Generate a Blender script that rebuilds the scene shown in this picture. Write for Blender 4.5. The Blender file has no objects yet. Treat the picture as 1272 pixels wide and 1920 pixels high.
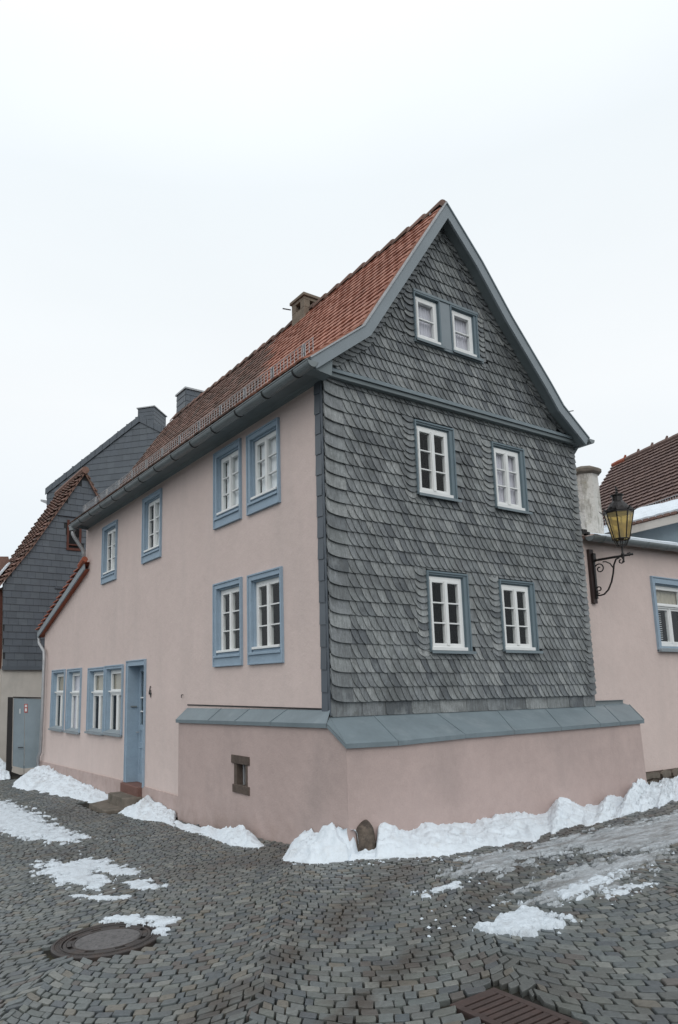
import bpy, math, random
import numpy as np
from mathutils import Vector, Matrix, noise
random.seed(7)
rad = math.radians
SC = bpy.context.scene
COL = SC.collection

# ------------------------------------------------------------------ camera
F, CX, CY = 1304., 500., 1067.          # focal length and optical centre in pixels of the 1272x1920 photograph
def _d(p): return np.array([p[0]-CX, p[1]-CY, F])
_M = np.stack([_d((2628, 1263)), _d((-320, 1300)), _d((400, -6580))], 1)
_M = _M/np.linalg.norm(_M, axis=0)
_U, _S, _V = np.linalg.svd(_M)
RW = _U@_V                               # world -> camera (x right, y down, z forward)
CAM = np.array([-4.909, -6.558, 0.266])
def px(P):
    v = RW@(np.array(P, float)-CAM)
    return (CX+F*v[0]/v[2], CY+F*v[1]/v[2])
def at(p, ax, val):                      # point of the plane (axis = value) seen at pixel p
    r = RW.T@_d(p); t = (val-CAM[ax])/r[ax]
    return CAM+r*t
cd = bpy.data.cameras.new('camera')
cam = bpy.data.objects.new('camera', cd); COL.objects.link(cam)
mr = Matrix((RW[0], -RW[1], -RW[2])).transposed()
cam.matrix_world = Matrix.Translation(Vector(CAM))@mr.to_4x4()
cd.sensor_fit = 'VERTICAL'; cd.sensor_height = 24; cd.sensor_width = 24
cd.lens = F/1920*24
cd.shift_x = (636-CX)/1920; cd.shift_y = (CY-960)/1920
cd.clip_start = .05; cd.clip_end = 3000
SC.camera = cam
# ------------------------------------------------------------------ sky and light
w = bpy.data.worlds.new('World'); SC.world = w; w.use_nodes = True
nt = w.node_tree; N = nt.nodes; N.clear()
def wn(t, **k):
    n = N.new(t)
    for a, b in k.items(): setattr(n, a, b)
    return n
out = wn('ShaderNodeOutputWorld'); bg = wn('ShaderNodeBackground')
sky = wn('ShaderNodeTexSky', sky_type='NISHITA', sun_disc=False)
sky.sun_elevation = rad(38); sky.sun_rotation = rad(215)
sky.air_density = 1.6; sky.dust_density = 5
hsv = wn('ShaderNodeHueSaturation'); hsv.inputs['Saturation'].default_value = .35; hsv.inputs['Value'].default_value = .10
tc = wn('ShaderNodeTexCoord'); sep = wn('ShaderNodeSeparateXYZ')
ramp = wn('ShaderNodeValToRGB')
e = ramp.color_ramp.elements
e[0].position = 0.0; e[0].color = (.78, .86, .93, 1)
e[1].position = 1.0; e[1].color = (1.28, 1.32, 1.38, 1)
for pos, c in ((.12, (.82, .895, .955, 1)), (.38, (.93, .965, .99, 1)), (.62, (.89, .95, .99, 1))):
    q = e.new(pos); q.color = c
ns = wn('ShaderNodeTexNoise'); ns.inputs['Scale'].default_value = 2.2; ns.inputs['Detail'].default_value = 5
mp = wn('ShaderNodeMapping'); mp.inputs['Scale'].default_value = (1, 1, 2.6)
mr2 = wn('ShaderNodeMapRange'); mr2.inputs['To Min'].default_value = .95; mr2.inputs['To Max'].default_value = 1.04
mul = wn('ShaderNodeMixRGB', blend_type='MULTIPLY'); mul.inputs[0].default_value = 1
mix = wn('ShaderNodeMixRGB'); mix.inputs[0].default_value = .05
L = nt.links.new
L(tc.outputs['Generated'], sep.inputs[0]); L(sep.outputs['Z'], ramp.inputs[0])
L(tc.outputs['Generated'], mp.inputs[0]); L(mp.outputs[0], ns.inputs['Vector'])
L(ns.outputs[0], mr2.inputs[0]); L(ramp.outputs[0], mul.inputs[1]); L(mr2.outputs[0], mul.inputs[2])
L(sky.outputs[0], hsv.inputs['Color']); L(mul.outputs[0], mix.inputs[1]); L(hsv.outputs[0], mix.inputs[2])
L(mix.outputs[0], bg.inputs[0]); bg.inputs[1].default_value = 1.04; L(bg.outputs[0], out.inputs[0])
sd = bpy.data.lights.new('sun', 'SUN'); sd.energy = .8; sd.angle = rad(40); sd.color = (1, .97, .93)
sun = bpy.data.objects.new('sun', sd); COL.objects.link(sun)
sun.rotation_euler = (rad(52), 0, rad(-35))
SC.view_settings.view_transform = 'Standard'; SC.view_settings.look = 'None'
SC.view_settings.exposure = 0; SC.view_settings.gamma = 1; SC.view_settings.use_curve_mapping = False

# ------------------------------------------------------------------ materials
def mat(name, base, rough=.8, spec=.5, metal=0, var=None, bump=None, tones=None, streak=None, dirt=None, extra=None):
    """var=(scale, amount, detail); bump=(scale, strength, distance); tones=list of colours picked per piece;
    streak=(xyz scale, amount); dirt=(colour, scale, lo, hi) patches of another colour"""
    m = bpy.data.materials.new(name); m.use_nodes = True
    t = m.node_tree; n = t.nodes; l = t.links.new; b = n['Principled BSDF']
    b.inputs['Roughness'].default_value = rough; b.inputs['Metallic'].default_value = metal
    b.inputs['Specular IOR Level'].default_value = spec
    geo = n.new('ShaderNodeNewGeometry')
    col = None
    if tones:
        a = n.new('ShaderNodeAttribute'); a.attribute_name = 'tone'
        r = n.new('ShaderNodeValToRGB'); r.color_ramp.interpolation = 'CONSTANT'
        el = r.color_ramp.elements
        while len(el) < len(tones): el.new(.5)
        for i, c in enumerate(tones):
            el[i].position = i/len(tones); el[i].color = (*c, 1)
        l(a.outputs['Fac'], r.inputs[0]); col = r.outputs[0]
    def mixin(kind, fac, c2, c1):
        q = n.new('ShaderNodeMixRGB'); q.blend_type = kind
        if isinstance(fac, float): q.inputs[0].default_value = fac
        else: l(fac, q.inputs[0])
        for i, c in ((1, c1), (2, c2)):
            if hasattr(c, 'links') or hasattr(c, 'is_linked'): l(c, q.inputs[i])
            else: q.inputs[i].default_value = (*c, 1)
        return q.outputs[0]
    if col is None:
        rg = n.new('ShaderNodeRGB'); rg.outputs[0].default_value = (*base, 1); col = rg.outputs[0]
    def scaled_noise(scale, detail=4, rough_=.6):
        q = n.new('ShaderNodeTexNoise'); q.inputs['Detail'].default_value = detail; q.inputs['Roughness'].default_value = rough_
        if isinstance(scale, tuple):
            v = n.new('ShaderNodeVectorMath'); v.operation = 'MULTIPLY'; v.inputs[1].default_value = scale
            l(geo.outputs['Position'], v.inputs[0]); l(v.outputs[0], q.inputs['Vector']); q.inputs['Scale'].default_value = 1
        else:
            l(geo.outputs['Position'], q.inputs['Vector']); q.inputs['Scale'].default_value = scale
        return q.outputs[0]
    def rng(o, a, b_, lo, hi):
        q = n.new('ShaderNodeMapRange'); l(o, q.inputs[0])
        for k_, v in (('From Min', a), ('From Max', b_), ('To Min', lo), ('To Max', hi)): q.inputs[k_].default_value = v
        return q.outputs[0]
    for sc_, am, de in (var or []):
        f = rng(scaled_noise(sc_, de), .25, .75, 1-am, 1+am)
        col = mixin('MULTIPLY', 1.0, f, col)
    for c, sc_, lo, hi, mx in (dirt or []):
        f = rng(scaled_noise(sc_, 6, .65), lo, hi, 0, mx)
        col = mixin('MIX', f, c, col)
    if extra: col = extra(n, l, geo, col, mixin, rng, scaled_noise)
    l(col, b.inputs['Base Color'])
    prev = None
    for sc_, st, di in (bump or []):
        q = n.new('ShaderNodeBump'); q.inputs['Strength'].default_value = st; q.inputs['Distance'].default_value = di
        l(scaled_noise(sc_, 5), q.inputs['Height'])
        if prev: l(prev, q.inputs['Normal'])
        prev = q.outputs[0]
    if prev: l(prev, b.inputs['Normal'])
    return m
PINK = mat('pink_plaster', (.62, .512, .475), .92, .2, var=[(1.1, .04, 3), (7., .03, 4), (60., .05, 3)], bump=[(5, .3, .03), (28, .25, .008), (130, .5, .004)],
           dirt=[((.50, .43, .40), (1.6, 1.6, .3), .50, .72, .35), ((.50, .43, .40), 3.5, .60, .72, .3)])
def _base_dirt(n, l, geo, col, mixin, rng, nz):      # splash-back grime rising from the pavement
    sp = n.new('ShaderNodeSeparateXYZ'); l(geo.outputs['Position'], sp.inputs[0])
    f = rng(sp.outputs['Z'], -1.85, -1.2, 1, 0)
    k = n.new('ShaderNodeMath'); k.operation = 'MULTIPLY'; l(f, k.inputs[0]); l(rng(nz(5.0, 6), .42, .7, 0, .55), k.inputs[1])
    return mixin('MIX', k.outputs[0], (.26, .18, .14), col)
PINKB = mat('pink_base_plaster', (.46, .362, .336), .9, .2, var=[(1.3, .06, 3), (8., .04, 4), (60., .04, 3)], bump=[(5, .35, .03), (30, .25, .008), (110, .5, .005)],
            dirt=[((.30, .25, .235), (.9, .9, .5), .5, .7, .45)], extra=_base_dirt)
BLUE = mat('blue_paint', (.275, .36, .44), .6, .35, var=[(5., .07, 3), (30., .05, 3)], dirt=[((.20, .27, .33), (3, 3, 8), .55, .75, .4)], bump=[((60, 60, 6), .15, .002)])
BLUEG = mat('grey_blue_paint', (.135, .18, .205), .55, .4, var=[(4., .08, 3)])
WHITE = mat('white_paint', (.74, .75, .74), .45, .4, var=[(6., .04, 3)])
ZINC = mat('zinc_sheet', (.165, .205, .225), .5, .5, var=[(2.2, .13, 4), (14., .05, 4)], dirt=[((.27, .31, .33), 3.1, .55, .75, .45), ((.13, .16, .18), (5, 5, 5), .6, .8, .4)], bump=[(3.5, .12, .01)])
ZINCD = mat('dark_zinc', (.19, .215, .222), .5, .5, .1, var=[(3., .15, 4)])
GALV = mat('galvanised_steel', (.36, .37, .38), .45, .5, .35, var=[(8., .12, 4)])
FASC = mat('grey_fascia', (.24, .275, .297), .6, .35, var=[(3., .07, 4)])
CORN = mat('dark_cornice', (.175, .205, .215), .65, .3, var=[(3., .1, 4)])
def _slate_extra(n, l, geo, col, mixin, rng, nz):
    f = rng(nz((42, 42, 8), 5), .3, .72, .62, 1.36)
    col = mixin('MULTIPLY', 1.0, f, col)
    f = rng(nz(60., 4), .35, .7, .82, 1.15); col = mixin('MULTIPLY', 1.0, f, col)
    f = rng(nz(1.7, 6), .47, .68, 0, .6)
    col = mixin('MIX', f, (.070, .076, .077), col)
    f = rng(nz((9, 9, 1.1), 5), .5, .75, 0, .5)
    col = mixin('MIX', f, (.085, .09, .088), col)
    f = rng(nz(5., 6), .52, .68, 0, .45)
    col = mixin('MIX', f, (.29, .31, .31), col)
    f = rng(nz(16., 6), .56, .70, 0, .5)
    return mixin('MIX', f, (.11, .115, .105), col)
SLT = [(.190, .204, .210), (.235, .250, .252), (.145, .158, .166), (.265, .280, .280), (.20, .213, .220), (.168, .180, .184), (.285, .298, .296), (.105, .116, .126), (.207, .222, .223), (.195, .208, .216)]
SLATE = mat('old_slate', (.15, .16, .16), .55, .45, tones=SLT, extra=_slate_extra, bump=[((25, 25, 60), .35, .006)])
SLATEN = mat('smooth_dark_slate', (.06, .07, .08), .5, .5, tones=[(.085, .10, .118), (.078, .092, .108), (.092, .108, .125), (.082, .097, .116)], var=[(3., .1, 4)])
SLATEB = mat('slate_underlay', (.035, .038, .04), .8, .3)
def _moss(n, l, geo, col, mixin, rng, nz):
    return mixin('MIX', rng(nz(3.2, 6), .54, .7, 0, .45), (.085, .07, .045), col)
TILE = mat('red_clay_tile', (.35, .13, .08), .75, .3, tones=[(.37, .172, .122), (.355, .163, .115), (.385, .182, .13), (.34, .152, .108), (.375, .175, .125), (.315, .14, .10)], var=[(22., .2, 4), (1.5, .12, 4)], dirt=[((.16, .085, .06), 2.2, .52, .72, .45)], bump=[(60, .3, .003)])
TILEO = mat('weathered_brown_tile', (.20, .1, .07), .85, .25, tones=[(.205, .125, .10), (.165, .105, .085), (.235, .145, .12), (.135, .095, .08), (.19, .12, .10)], var=[(18., .25, 4)], extra=_moss)
TILEB = mat('brown_roof_tile', (.12, .07, .055), .7, .3, tones=[(.170, .115, .10), (.150, .102, .09), (.19, .13, .115), (.16, .11, .10)], var=[(9., .15, 4)])
TILER = mat('bright_red_tile', (.42, .10, .05), .7, .3, tones=[(.31, .095, .055), (.26, .08, .05), (.35, .115, .07)], var=[(22., .15, 4)])
MORTAR = mat('brown_chimney_render', (.20, .165, .13), .9, .2, var=[(9., .2, 5)], bump=[(30, .5, .01)])
def _peel(n, l, geo, col, mixin, rng, nz):
    col = mixin('MIX', rng(nz((9, 9, 3), 7), .52, .64, 0, .7), (.26, .245, .21), col)
    col = mixin('MIX', rng(nz((5, 5, 14), 7), .6, .72, 0, .8), (.10, .09, .07), col)
    return mixin('MIX', rng(nz(4., 4), .6, .75, 0, .5), (.25, .22, .13), col)
PEEL = mat('peeling_white_render', (.60, .585, .55), .95, .2, extra=_peel, bump=[(18, .7, .03), (70, .4, .01)])
IRON = mat('black_iron', (.018, .016, .016), .5, .5, .3, var=[(30., .2, 3)])
BOARD = mat('dark_timber_board', (.030, .018, .017), .6, .4, var=[((40, 40, 4), .25, 4)])
CAST = mat('cast_iron', (.050, .044, .042), .6, .5, .3, var=[(14., .25, 5)], dirt=[((.09, .055, .04), 9., .5, .72, .5)], bump=[(160, .5, .004)])
RUST = mat('rusty_cast_iron', (.060, .042, .038), .65, .4, .2, var=[(14., .25, 5)], dirt=[((.085, .05, .042), 12., .5, .7, .5)], bump=[(120, .4, .003)])
CONC = mat('stone_lid', (.12, .115, .115), .85, .3, var=[(40., .25, 5)], dirt=[((.05, .05, .05), 22., .52, .62, .6), ((.22, .22, .22), 30., .62, .7, .5)], bump=[(150, .6, .004)])
SAND = mat('old_sandstone', (.16, .138, .115), .9, .25, var=[(7., .25, 5)], dirt=[((.07, .07, .055), 6., .48, .68, .7)], bump=[(30, .5, .01), (120, .4, .004)])
REDS = mat('red_sandstone', (.17, .095, .08), .9, .2, var=[(8., .2, 5)], dirt=[((.12, .075, .065), 7., .5, .7, .6)], bump=[(40, .4, .006)])
BROWNS = mat('brown_stone_surround', (.10, .078, .066), .9, .2, var=[(12., .3, 5)], bump=[(45, .7, .01)])
BOULD = mat('guard_stone', (.13, .105, .085), .9, .25, var=[(9., .4, 6)], dirt=[((.045, .038, .034), 7., .45, .6, .8), ((.24, .2, .16), 14., .6, .72, .6)], bump=[(25, .8, .03)])
GATE = mat('grey_gate_paint', (.235, .29, .325), .6, .35, var=[(2.5, .1, 4)], dirt=[((.17, .21, .22), (3, 3, 1), .5, .75, .5)])
CREAM = mat('off_white_render', (.50, .47, .43), .9, .2, var=[(2., .08, 4)], bump=[(60, .3, .005)], dirt=[((.36, .34, .31), (2, 2, .8), .5, .7, .5)])
WOODB = mat('brown_timber', (.10, .04, .03), .8, .3, var=[((30, 30, 4), .25, 4)])
RED = mat('sticker_red', (.45, .08, .07), .5, .4)
JOINT = mat('joint_soil', (.020, .019, .017), .95, .15, var=[(12., .4, 5)], dirt=[((.05, .045, .025), 3., .5, .65, .6)])
def _cob(n, l, geo, col, mixin, rng, nz):
    col = mixin('MULTIPLY', 1.0, (1.0, 1.01, 1.0), col)
    col = mixin('MIX', rng(nz(.55, 4), .52, .66, 0, .4), (.060, .053, .046), col)
    # muddy wheel track running from the drain towards the side lane
    for (p0, p1, w_) in (((-4.05, -3.55), (-.2, -1.35), .30), ((-3.2, -3.75), (.6, -2.1), .26)):
        d = Vector((p1[0]-p0[0], p1[1]-p0[1])).normalized(); nn = (-d.y, d.x, 0)
        v = n.new('ShaderNodeVectorMath'); v.operation = 'DOT_PRODUCT'; v.inputs[1].default_value = nn; l(geo.outputs['Position'], v.inputs[0])
        s = n.new('ShaderNodeMath'); s.operation = 'SUBTRACT'; l(v.outputs['Value'], s.inputs[0]); s.inputs[1].default_value = nn[0]*p0[0]+nn[1]*p0[1]
        a = n.new('ShaderNodeMath'); a.operation = 'ABSOLUTE'; l(s.outputs[0], a.inputs[0])
        k = n.new('ShaderNodeMath'); k.operation = 'MULTIPLY'; l(rng(a.outputs[0], 0, w_, 1, 0), k.inputs[0]); l(rng(nz(3.6, 6), .38, .56, 0, .85), k.inputs[1])
        col = mixin('MIX', k.outputs[0], (.052, .044, .035), col)
    return mixin('MIX', rng(nz(26., 5), .56, .72, 0, .5), (.055, .055, .052), col)
COB = mat('cobblestone', (.1, .1, .1), .42, .5, tones=[(.125, .138, .137), (.095, .107, .110), (.145, .154, .149), (.080, .093, .100), (.175, .180, .168), (.110, .122, .118), (.080, .090, .098), (.125, .134, .124), (.102, .108, .103), (.138, .128, .108), (.106, .119, .122), (.092, .100, .098), (.120, .127, .124), (.098, .090, .084), (.112, .125, .124), (.128, .138, .136)],
          var=[(40., .2, 5)], extra=_cob, bump=[(55, .5, .006), (170, .35, .002)])
def _snow():
    m = mat('snow', (.67, .73, .78), .8, .2, var=[(3., .05, 4)], bump=[(9, .5, .04), (40, .6, .014), (150, .5, .004)], dirt=[((.50, .50, .48), 3.5, .56, .76, .55), ((.30, .28, .25), 22., .66, .76, .6)])
    b = m.node_tree.nodes['Principled BSDF']; b.inputs['Subsurface Weight'].default_value = .0
    return m
SNOW = _snow()
SLUSH = mat('slush', (.37, .40, .42), .4, .5, var=[(8., .25, 5), ((2.5, 16, 8), .3, 5), (50., .2, 4)], bump=[(45, .8, .02), (140, .6, .006)], dirt=[((.16, .16, .155), (1.6, 11, 6), .47, .60, .75), ((.55, .60, .64), (2.5, 13, 6), .55, .66, .8)])
SNOWT = mat('thin_snow', (.60, .66, .71), .6, .35, var=[(10., .08, 4)], bump=[(35, .8, .02), (120, .5, .006)], dirt=[((.42, .45, .47), 9., .5, .68, .6)])
CURT = mat('net_curtain', (.84, .86, .88), .9, .1, var=[((30, 30, 1), .1, 3)])
CURTG = mat('lilac_blind', (.60, .585, .64), .9, .1)
CURTB = mat('beige_blind', (.42, .38, .31), .9, .1)
ROOM = mat('dark_room', (.018, .019, .02), .9, .1)
def glassmat(name, tint, ior, amber=False):
    m = bpy.data.materials.new(name); m.use_nodes = True; t = m.node_tree; n = t.nodes; n.clear()
    o = n.new('ShaderNodeOutputMaterial'); mx = n.new('ShaderNodeMixShader'); fr = n.new('ShaderNodeFresnel'); fr.inputs[0].default_value = ior
    g = n.new('ShaderNodeBsdfGlossy'); g.inputs['Roughness'].default_value = .03
    ge = n.new('ShaderNodeNewGeometry'); iv = n.new('ShaderNodeMath'); iv.operation = 'SUBTRACT'; iv.inputs[0].default_value = 1; t.links.new(ge.outputs['Backfacing'], iv.inputs[1])
    pm = n.new('ShaderNodeMath'); pm.operation = 'MULTIPLY'; t.links.new(fr.outputs[0], pm.inputs[0]); t.links.new(iv.outputs[0], pm.inputs[1])
    t.links.new(pm.outputs[0], mx.inputs[0]); t.links.new(g.outputs[0], mx.inputs[2]); t.links.new(mx.outputs[0], o.inputs[0])
    tr = n.new('ShaderNodeBsdfTransparent'); tr.inputs[0].default_value = (*tint, 1)
    if amber:
        tl = n.new('ShaderNodeBsdfTranslucent'); tl.inputs[0].default_value = (*tint, 1)
        df = n.new('ShaderNodeBsdfDiffuse'); df.inputs[0].default_value = (*tint, 1)
        a = n.new('ShaderNodeMixShader'); a.inputs[0].default_value = .22; t.links.new(tr.outputs[0], a.inputs[1]); t.links.new(tl.outputs[0], a.inputs[2])
        c = n.new('ShaderNodeMixShader'); c.inputs[0].default_value = .12; t.links.new(a.outputs[0], c.inputs[1]); t.links.new(df.outputs[0], c.inputs[2])
        t.links.new(c.outputs[0], mx.inputs[1])
    else:
        t.links.new(tr.outputs[0], mx.inputs[1])
    return m
GLASS = glassmat('window_glass', (.97, .98, .98), 1.36)
AMBER = glassmat('amber_glass', (.95, .86, .60), 1.4, True)

# ------------------------------------------------------------------ mesh helpers
class MB:
    def __init__(s): s.v = []; s.f = []; s.t = []; s.tone = 0.
    def add(s, vs, fs):
        o = len(s.v); s.v += [tuple(map(float, p)) for p in vs]
        for f in fs: s.f.append([i+o for i in f]); s.t.append(s.tone)
        return s
    def box(s, x0, x1, y0, y1, z0, z1):
        return s.add([(x0, y0, z0), (x1, y0, z0), (x1, y1, z0), (x0, y1, z0), (x0, y0, z1), (x1, y0, z1), (x1, y1, z1), (x0, y1, z1)],
                     [(0, 3, 2, 1), (4, 5, 6, 7), (0, 1, 5, 4), (1, 2, 6, 5), (2, 3, 7, 6), (3, 0, 4, 7)])
    def prism(s, loop, off):          # closed 3D loop extruded by vector off
        n = len(loop); o = Vector(off)
        vs = [Vector(p) for p in loop]+[Vector(p)+o for p in loop]
        return s.add(vs, [tuple(range(n))[::-1], tuple(range(n, 2*n))]+[(i, (i+1) % n, n+(i+1) % n, n+i) for i in range(n)])
    def tube(s, pts, r, n=8, closed=False, r2=None):
        pts = [Vector(p) for p in pts]; m = len(pts); vs = []; up = None
        for i, p in enumerate(pts):
            a = pts[max(i-1, 0)]; b = pts[min(i+1, m-1)]; d = (b-a).normalized()
            if up is None: up = Vector((0, 0, 1)) if abs(d.z) < .9 else Vector((1, 0, 0))
            x = d.cross(up).normalized(); y = x.cross(d).normalized(); up = y
            rr = r if r2 is None else r+(r2-r)*i/(m-1)
            for k in range(n):
                a_ = 2*math.pi*k/n; vs.append(p+x*rr*math.cos(a_)+y*rr*math.sin(a_))
        fs = [(i*n+k, i*n+(k+1) % n, (i+1)*n+(k+1) % n, (i+1)*n+k) for i in range(m-1) for k in range(n)]
        fs += [tuple(range(n))[::-1], tuple(range((m-1)*n, m*n))]
        return s.add(vs, fs)
    def lathe(s, prof, c=(0, 0, 0), n=24, ang=0):    # prof: (r, z)
        vs = []
        for r, z in prof:
            for k in range(n):
                a = 2*math.pi*k/n+ang; vs.append((c[0]+r*math.cos(a), c[1]+r*math.sin(a), c[2]+z))
        m = len(prof)
        fs = [(i*n+k, i*n+(k+1) % n, (i+1)*n+(k+1) % n, (i+1)*n+k) for i in range(m-1) for k in range(n)]
        fs += [tuple(range(n))[::-1], tuple(range((m-1)*n, m*n))]
        return s.add(vs, fs)
    def build(s, name, m, parent=None, kind=None, smooth=False, bevel=0, loc=None, rz=0, label=None):
        me = bpy.data.meshes.new(name); me.from_pydata(s.v, [], s.f)
        if any(s.t):
            a = me.attributes.new('tone', 'FLOAT', 'FACE'); a.data.foreach_set('value', s.t)
        me.materials.append(m)
        if smooth: me.polygons.foreach_set('use_smooth', [True]*len(me.polygons))
        me.update()
        o = bpy.data.objects.new(name, me); COL.objects.link(o)
        if parent: o.parent = parent
        if loc is not None: o.location = loc
        if rz: o.rotation_euler.z = rz
        if kind: o['kind'] = kind
        if label: o['label'] = label
        if bevel:
            b = o.modifiers.new('bevel', 'BEVEL'); b.width = bevel; b.segments = 2; b.limit_method = 'ANGLE'
        return o
def tag(o, label, cat, group=None, kind=None):
    o['label'] = label; o['category'] = cat
    if group: o['group'] = group
    if kind: o['kind'] = kind
    return o
def thing(name, label, cat, loc=(0, 0, 0), rz=0, group=None):
    o = bpy.data.objects.new(name, None); o.empty_display_size = .2; COL.objects.link(o)
    o.location = loc; o.rotation_euler.z = rz
    return tag(o, label, cat, group)
def pieces(items, name, m, parent, bulk_name, limit=300, size=1.):
    """items: list of (verts Nx3 array, faces, tone). The ones that show largest become parts, the rest one mesh."""
    pw = parent
    def score(it):
        c = it[0].mean(0); v = RW@(c-CAM)
        if v[2] < .2: return 0
        x, y = CX+F*v[0]/v[2], CY+F*v[1]/v[2]
        return (1 if -5 < x < 1277 and -5 < y < 1925 else .0001)/v[2]
    items = sorted(items, key=score, reverse=True)
    for v, f, t in items[:limit]:
        c = v.mean(0)
        me = bpy.data.meshes.new(name); me.from_pydata((v-c).tolist(), [], f)
        a = me.attributes.new('tone', 'FLOAT', 'FACE'); a.data.foreach_set('value', [t]*len(f))
        me.materials.append(m)
        o = bpy.data.objects.new(name, me); COL.objects.link(o); o.parent = parent; o.location = c
    rest = items[limit:]
    if rest:
        vs = np.concatenate([i[0] for i in rest]); fs = []; ts = []; o_ = 0
        for v, f, t in rest:
            for q in f: fs.append([k+o_ for k in q]); ts.append(t)
            o_ += len(v)
        me = bpy.data.meshes.new(bulk_name); me.from_pydata(vs.tolist(), [], fs)
        a = me.attributes.new('tone', 'FLOAT', 'FACE'); a.data.foreach_set('value', ts)
        me.materials.append(m)
        o = bpy.data.objects.new(bulk_name, me); COL.objects.link(o); o.parent = parent; o['kind'] = 'stuff'
def U(a, b): return random.uniform(a, b)

# ------------------------------------------------------------------ ground
def G(x, y):
    xx = max(min(x, 7.), -7.)
    gx = .055*xx if xx < 0 else .012*xx
    t = y+.5
    gy = -.078*max(t, -6.5) if t < 0 else -.33*(1-math.exp(-min(t, 30)/4))-.0105*min(t, 30)
    return -1.475+gx+gy+.006*math.sin(x*1.3+y*.7)+.006*math.sin(y*1.7-x*.6)
def gnd(p, dz=0.):
    r = RW.T@_d(p); t = .1
    lo, hi = .5, 60.
    r = r/np.linalg.norm(r)
    for i in range(600):
        t = .5+i*.08
        q = CAM+r*t
        if q[2] < G(q[0], q[1])+dz: break
    a, b = t-.08, t
    for _ in range(14):
        c = (a+b)/2; q = CAM+r*c
        if q[2] < G(q[0], q[1])+dz: b = c
        else: a = c
    return CAM+r*b
xs = sorted(set([-900, -400, -150, -60, -30, -20]+[round(-14+i*.5, 2) for i in range(57)]+[20, 30, 60, 150, 400, 900]))
ys = sorted(set([-900, -400, -150, -60, -30, -20]+[round(-12+i*.5, 2) for i in range(65)]+[25, 30, 60, 150, 400, 900]))
b = MB(); b.v = [(x, y, G(x, y)-.019) for y in ys for x in xs]
nx = len(xs)
b.f = [(j*nx+i, j*nx+i+1, (j+1)*nx+i+1, (j+1)*nx+i) for j in range(len(ys)-1) for i in range(nx-1)]; b.t = [0]*len(b.f)
street = b.build('street', JOINT, kind='structure')

MAN = gnd((202, 1761)); MANR = .41
GR = [gnd((853, 1886)), gnd((927, 1858)), gnd((1062, 1912))]     # drain grate: left, far, right corners
GR0, GR1, GR2 = [Vector((p[0], p[1], 0)) for p in GR]
gu = (GR2-GR1).normalized(); gv = Vector((-gu.y, gu.x, 0))
if gv.dot(GR0-GR1) < 0: gv = -gv
GW = abs((GR0-GR1).dot(gv)); GL = .50
def in_grate(x, y, m=.0):
    d = Vector((x, y, 0))-GR1; a = d.dot(gu); c = d.dot(gv)
    return -m < a < GL+m and -m < c < GW+m
STEPS = []
def blocked(x, y):
    if (x-MAN[0])**2+(y-MAN[1])**2 < (MANR+.032)**2: return True
    if in_grate(x, y, .05): return True
    if x > -.14 and y > -.47 and x < 5.45: return True
    if x > 0.02 and y > 0: return True
    if x >= 5.4 and y > .1: return True
    if -.75 < x < .1 and 5.3 < y < 7.2: return True
    return False
items = []
TH = math.atan2(.837, .521)-.10
ux, uy = math.cos(TH), math.sin(TH); vx, vy = uy, -ux            # u along the arch strips, v across them
WS = 1.44; PH = rad(47); RR = WS/2/math.sin(PH); PITCH = .081
fwd = RW.T@np.array([0, 0, 1.]); fwd[2] = 0; fwd /= np.linalg.norm(fwd)
_q = gnd((480, 1890)); SOFF = vx*_q[0]+vy*_q[1]-WS/2
def nz2(x, y, s=1.): return noise.noise(Vector((x*s, y*s, 3.1)))
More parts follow.
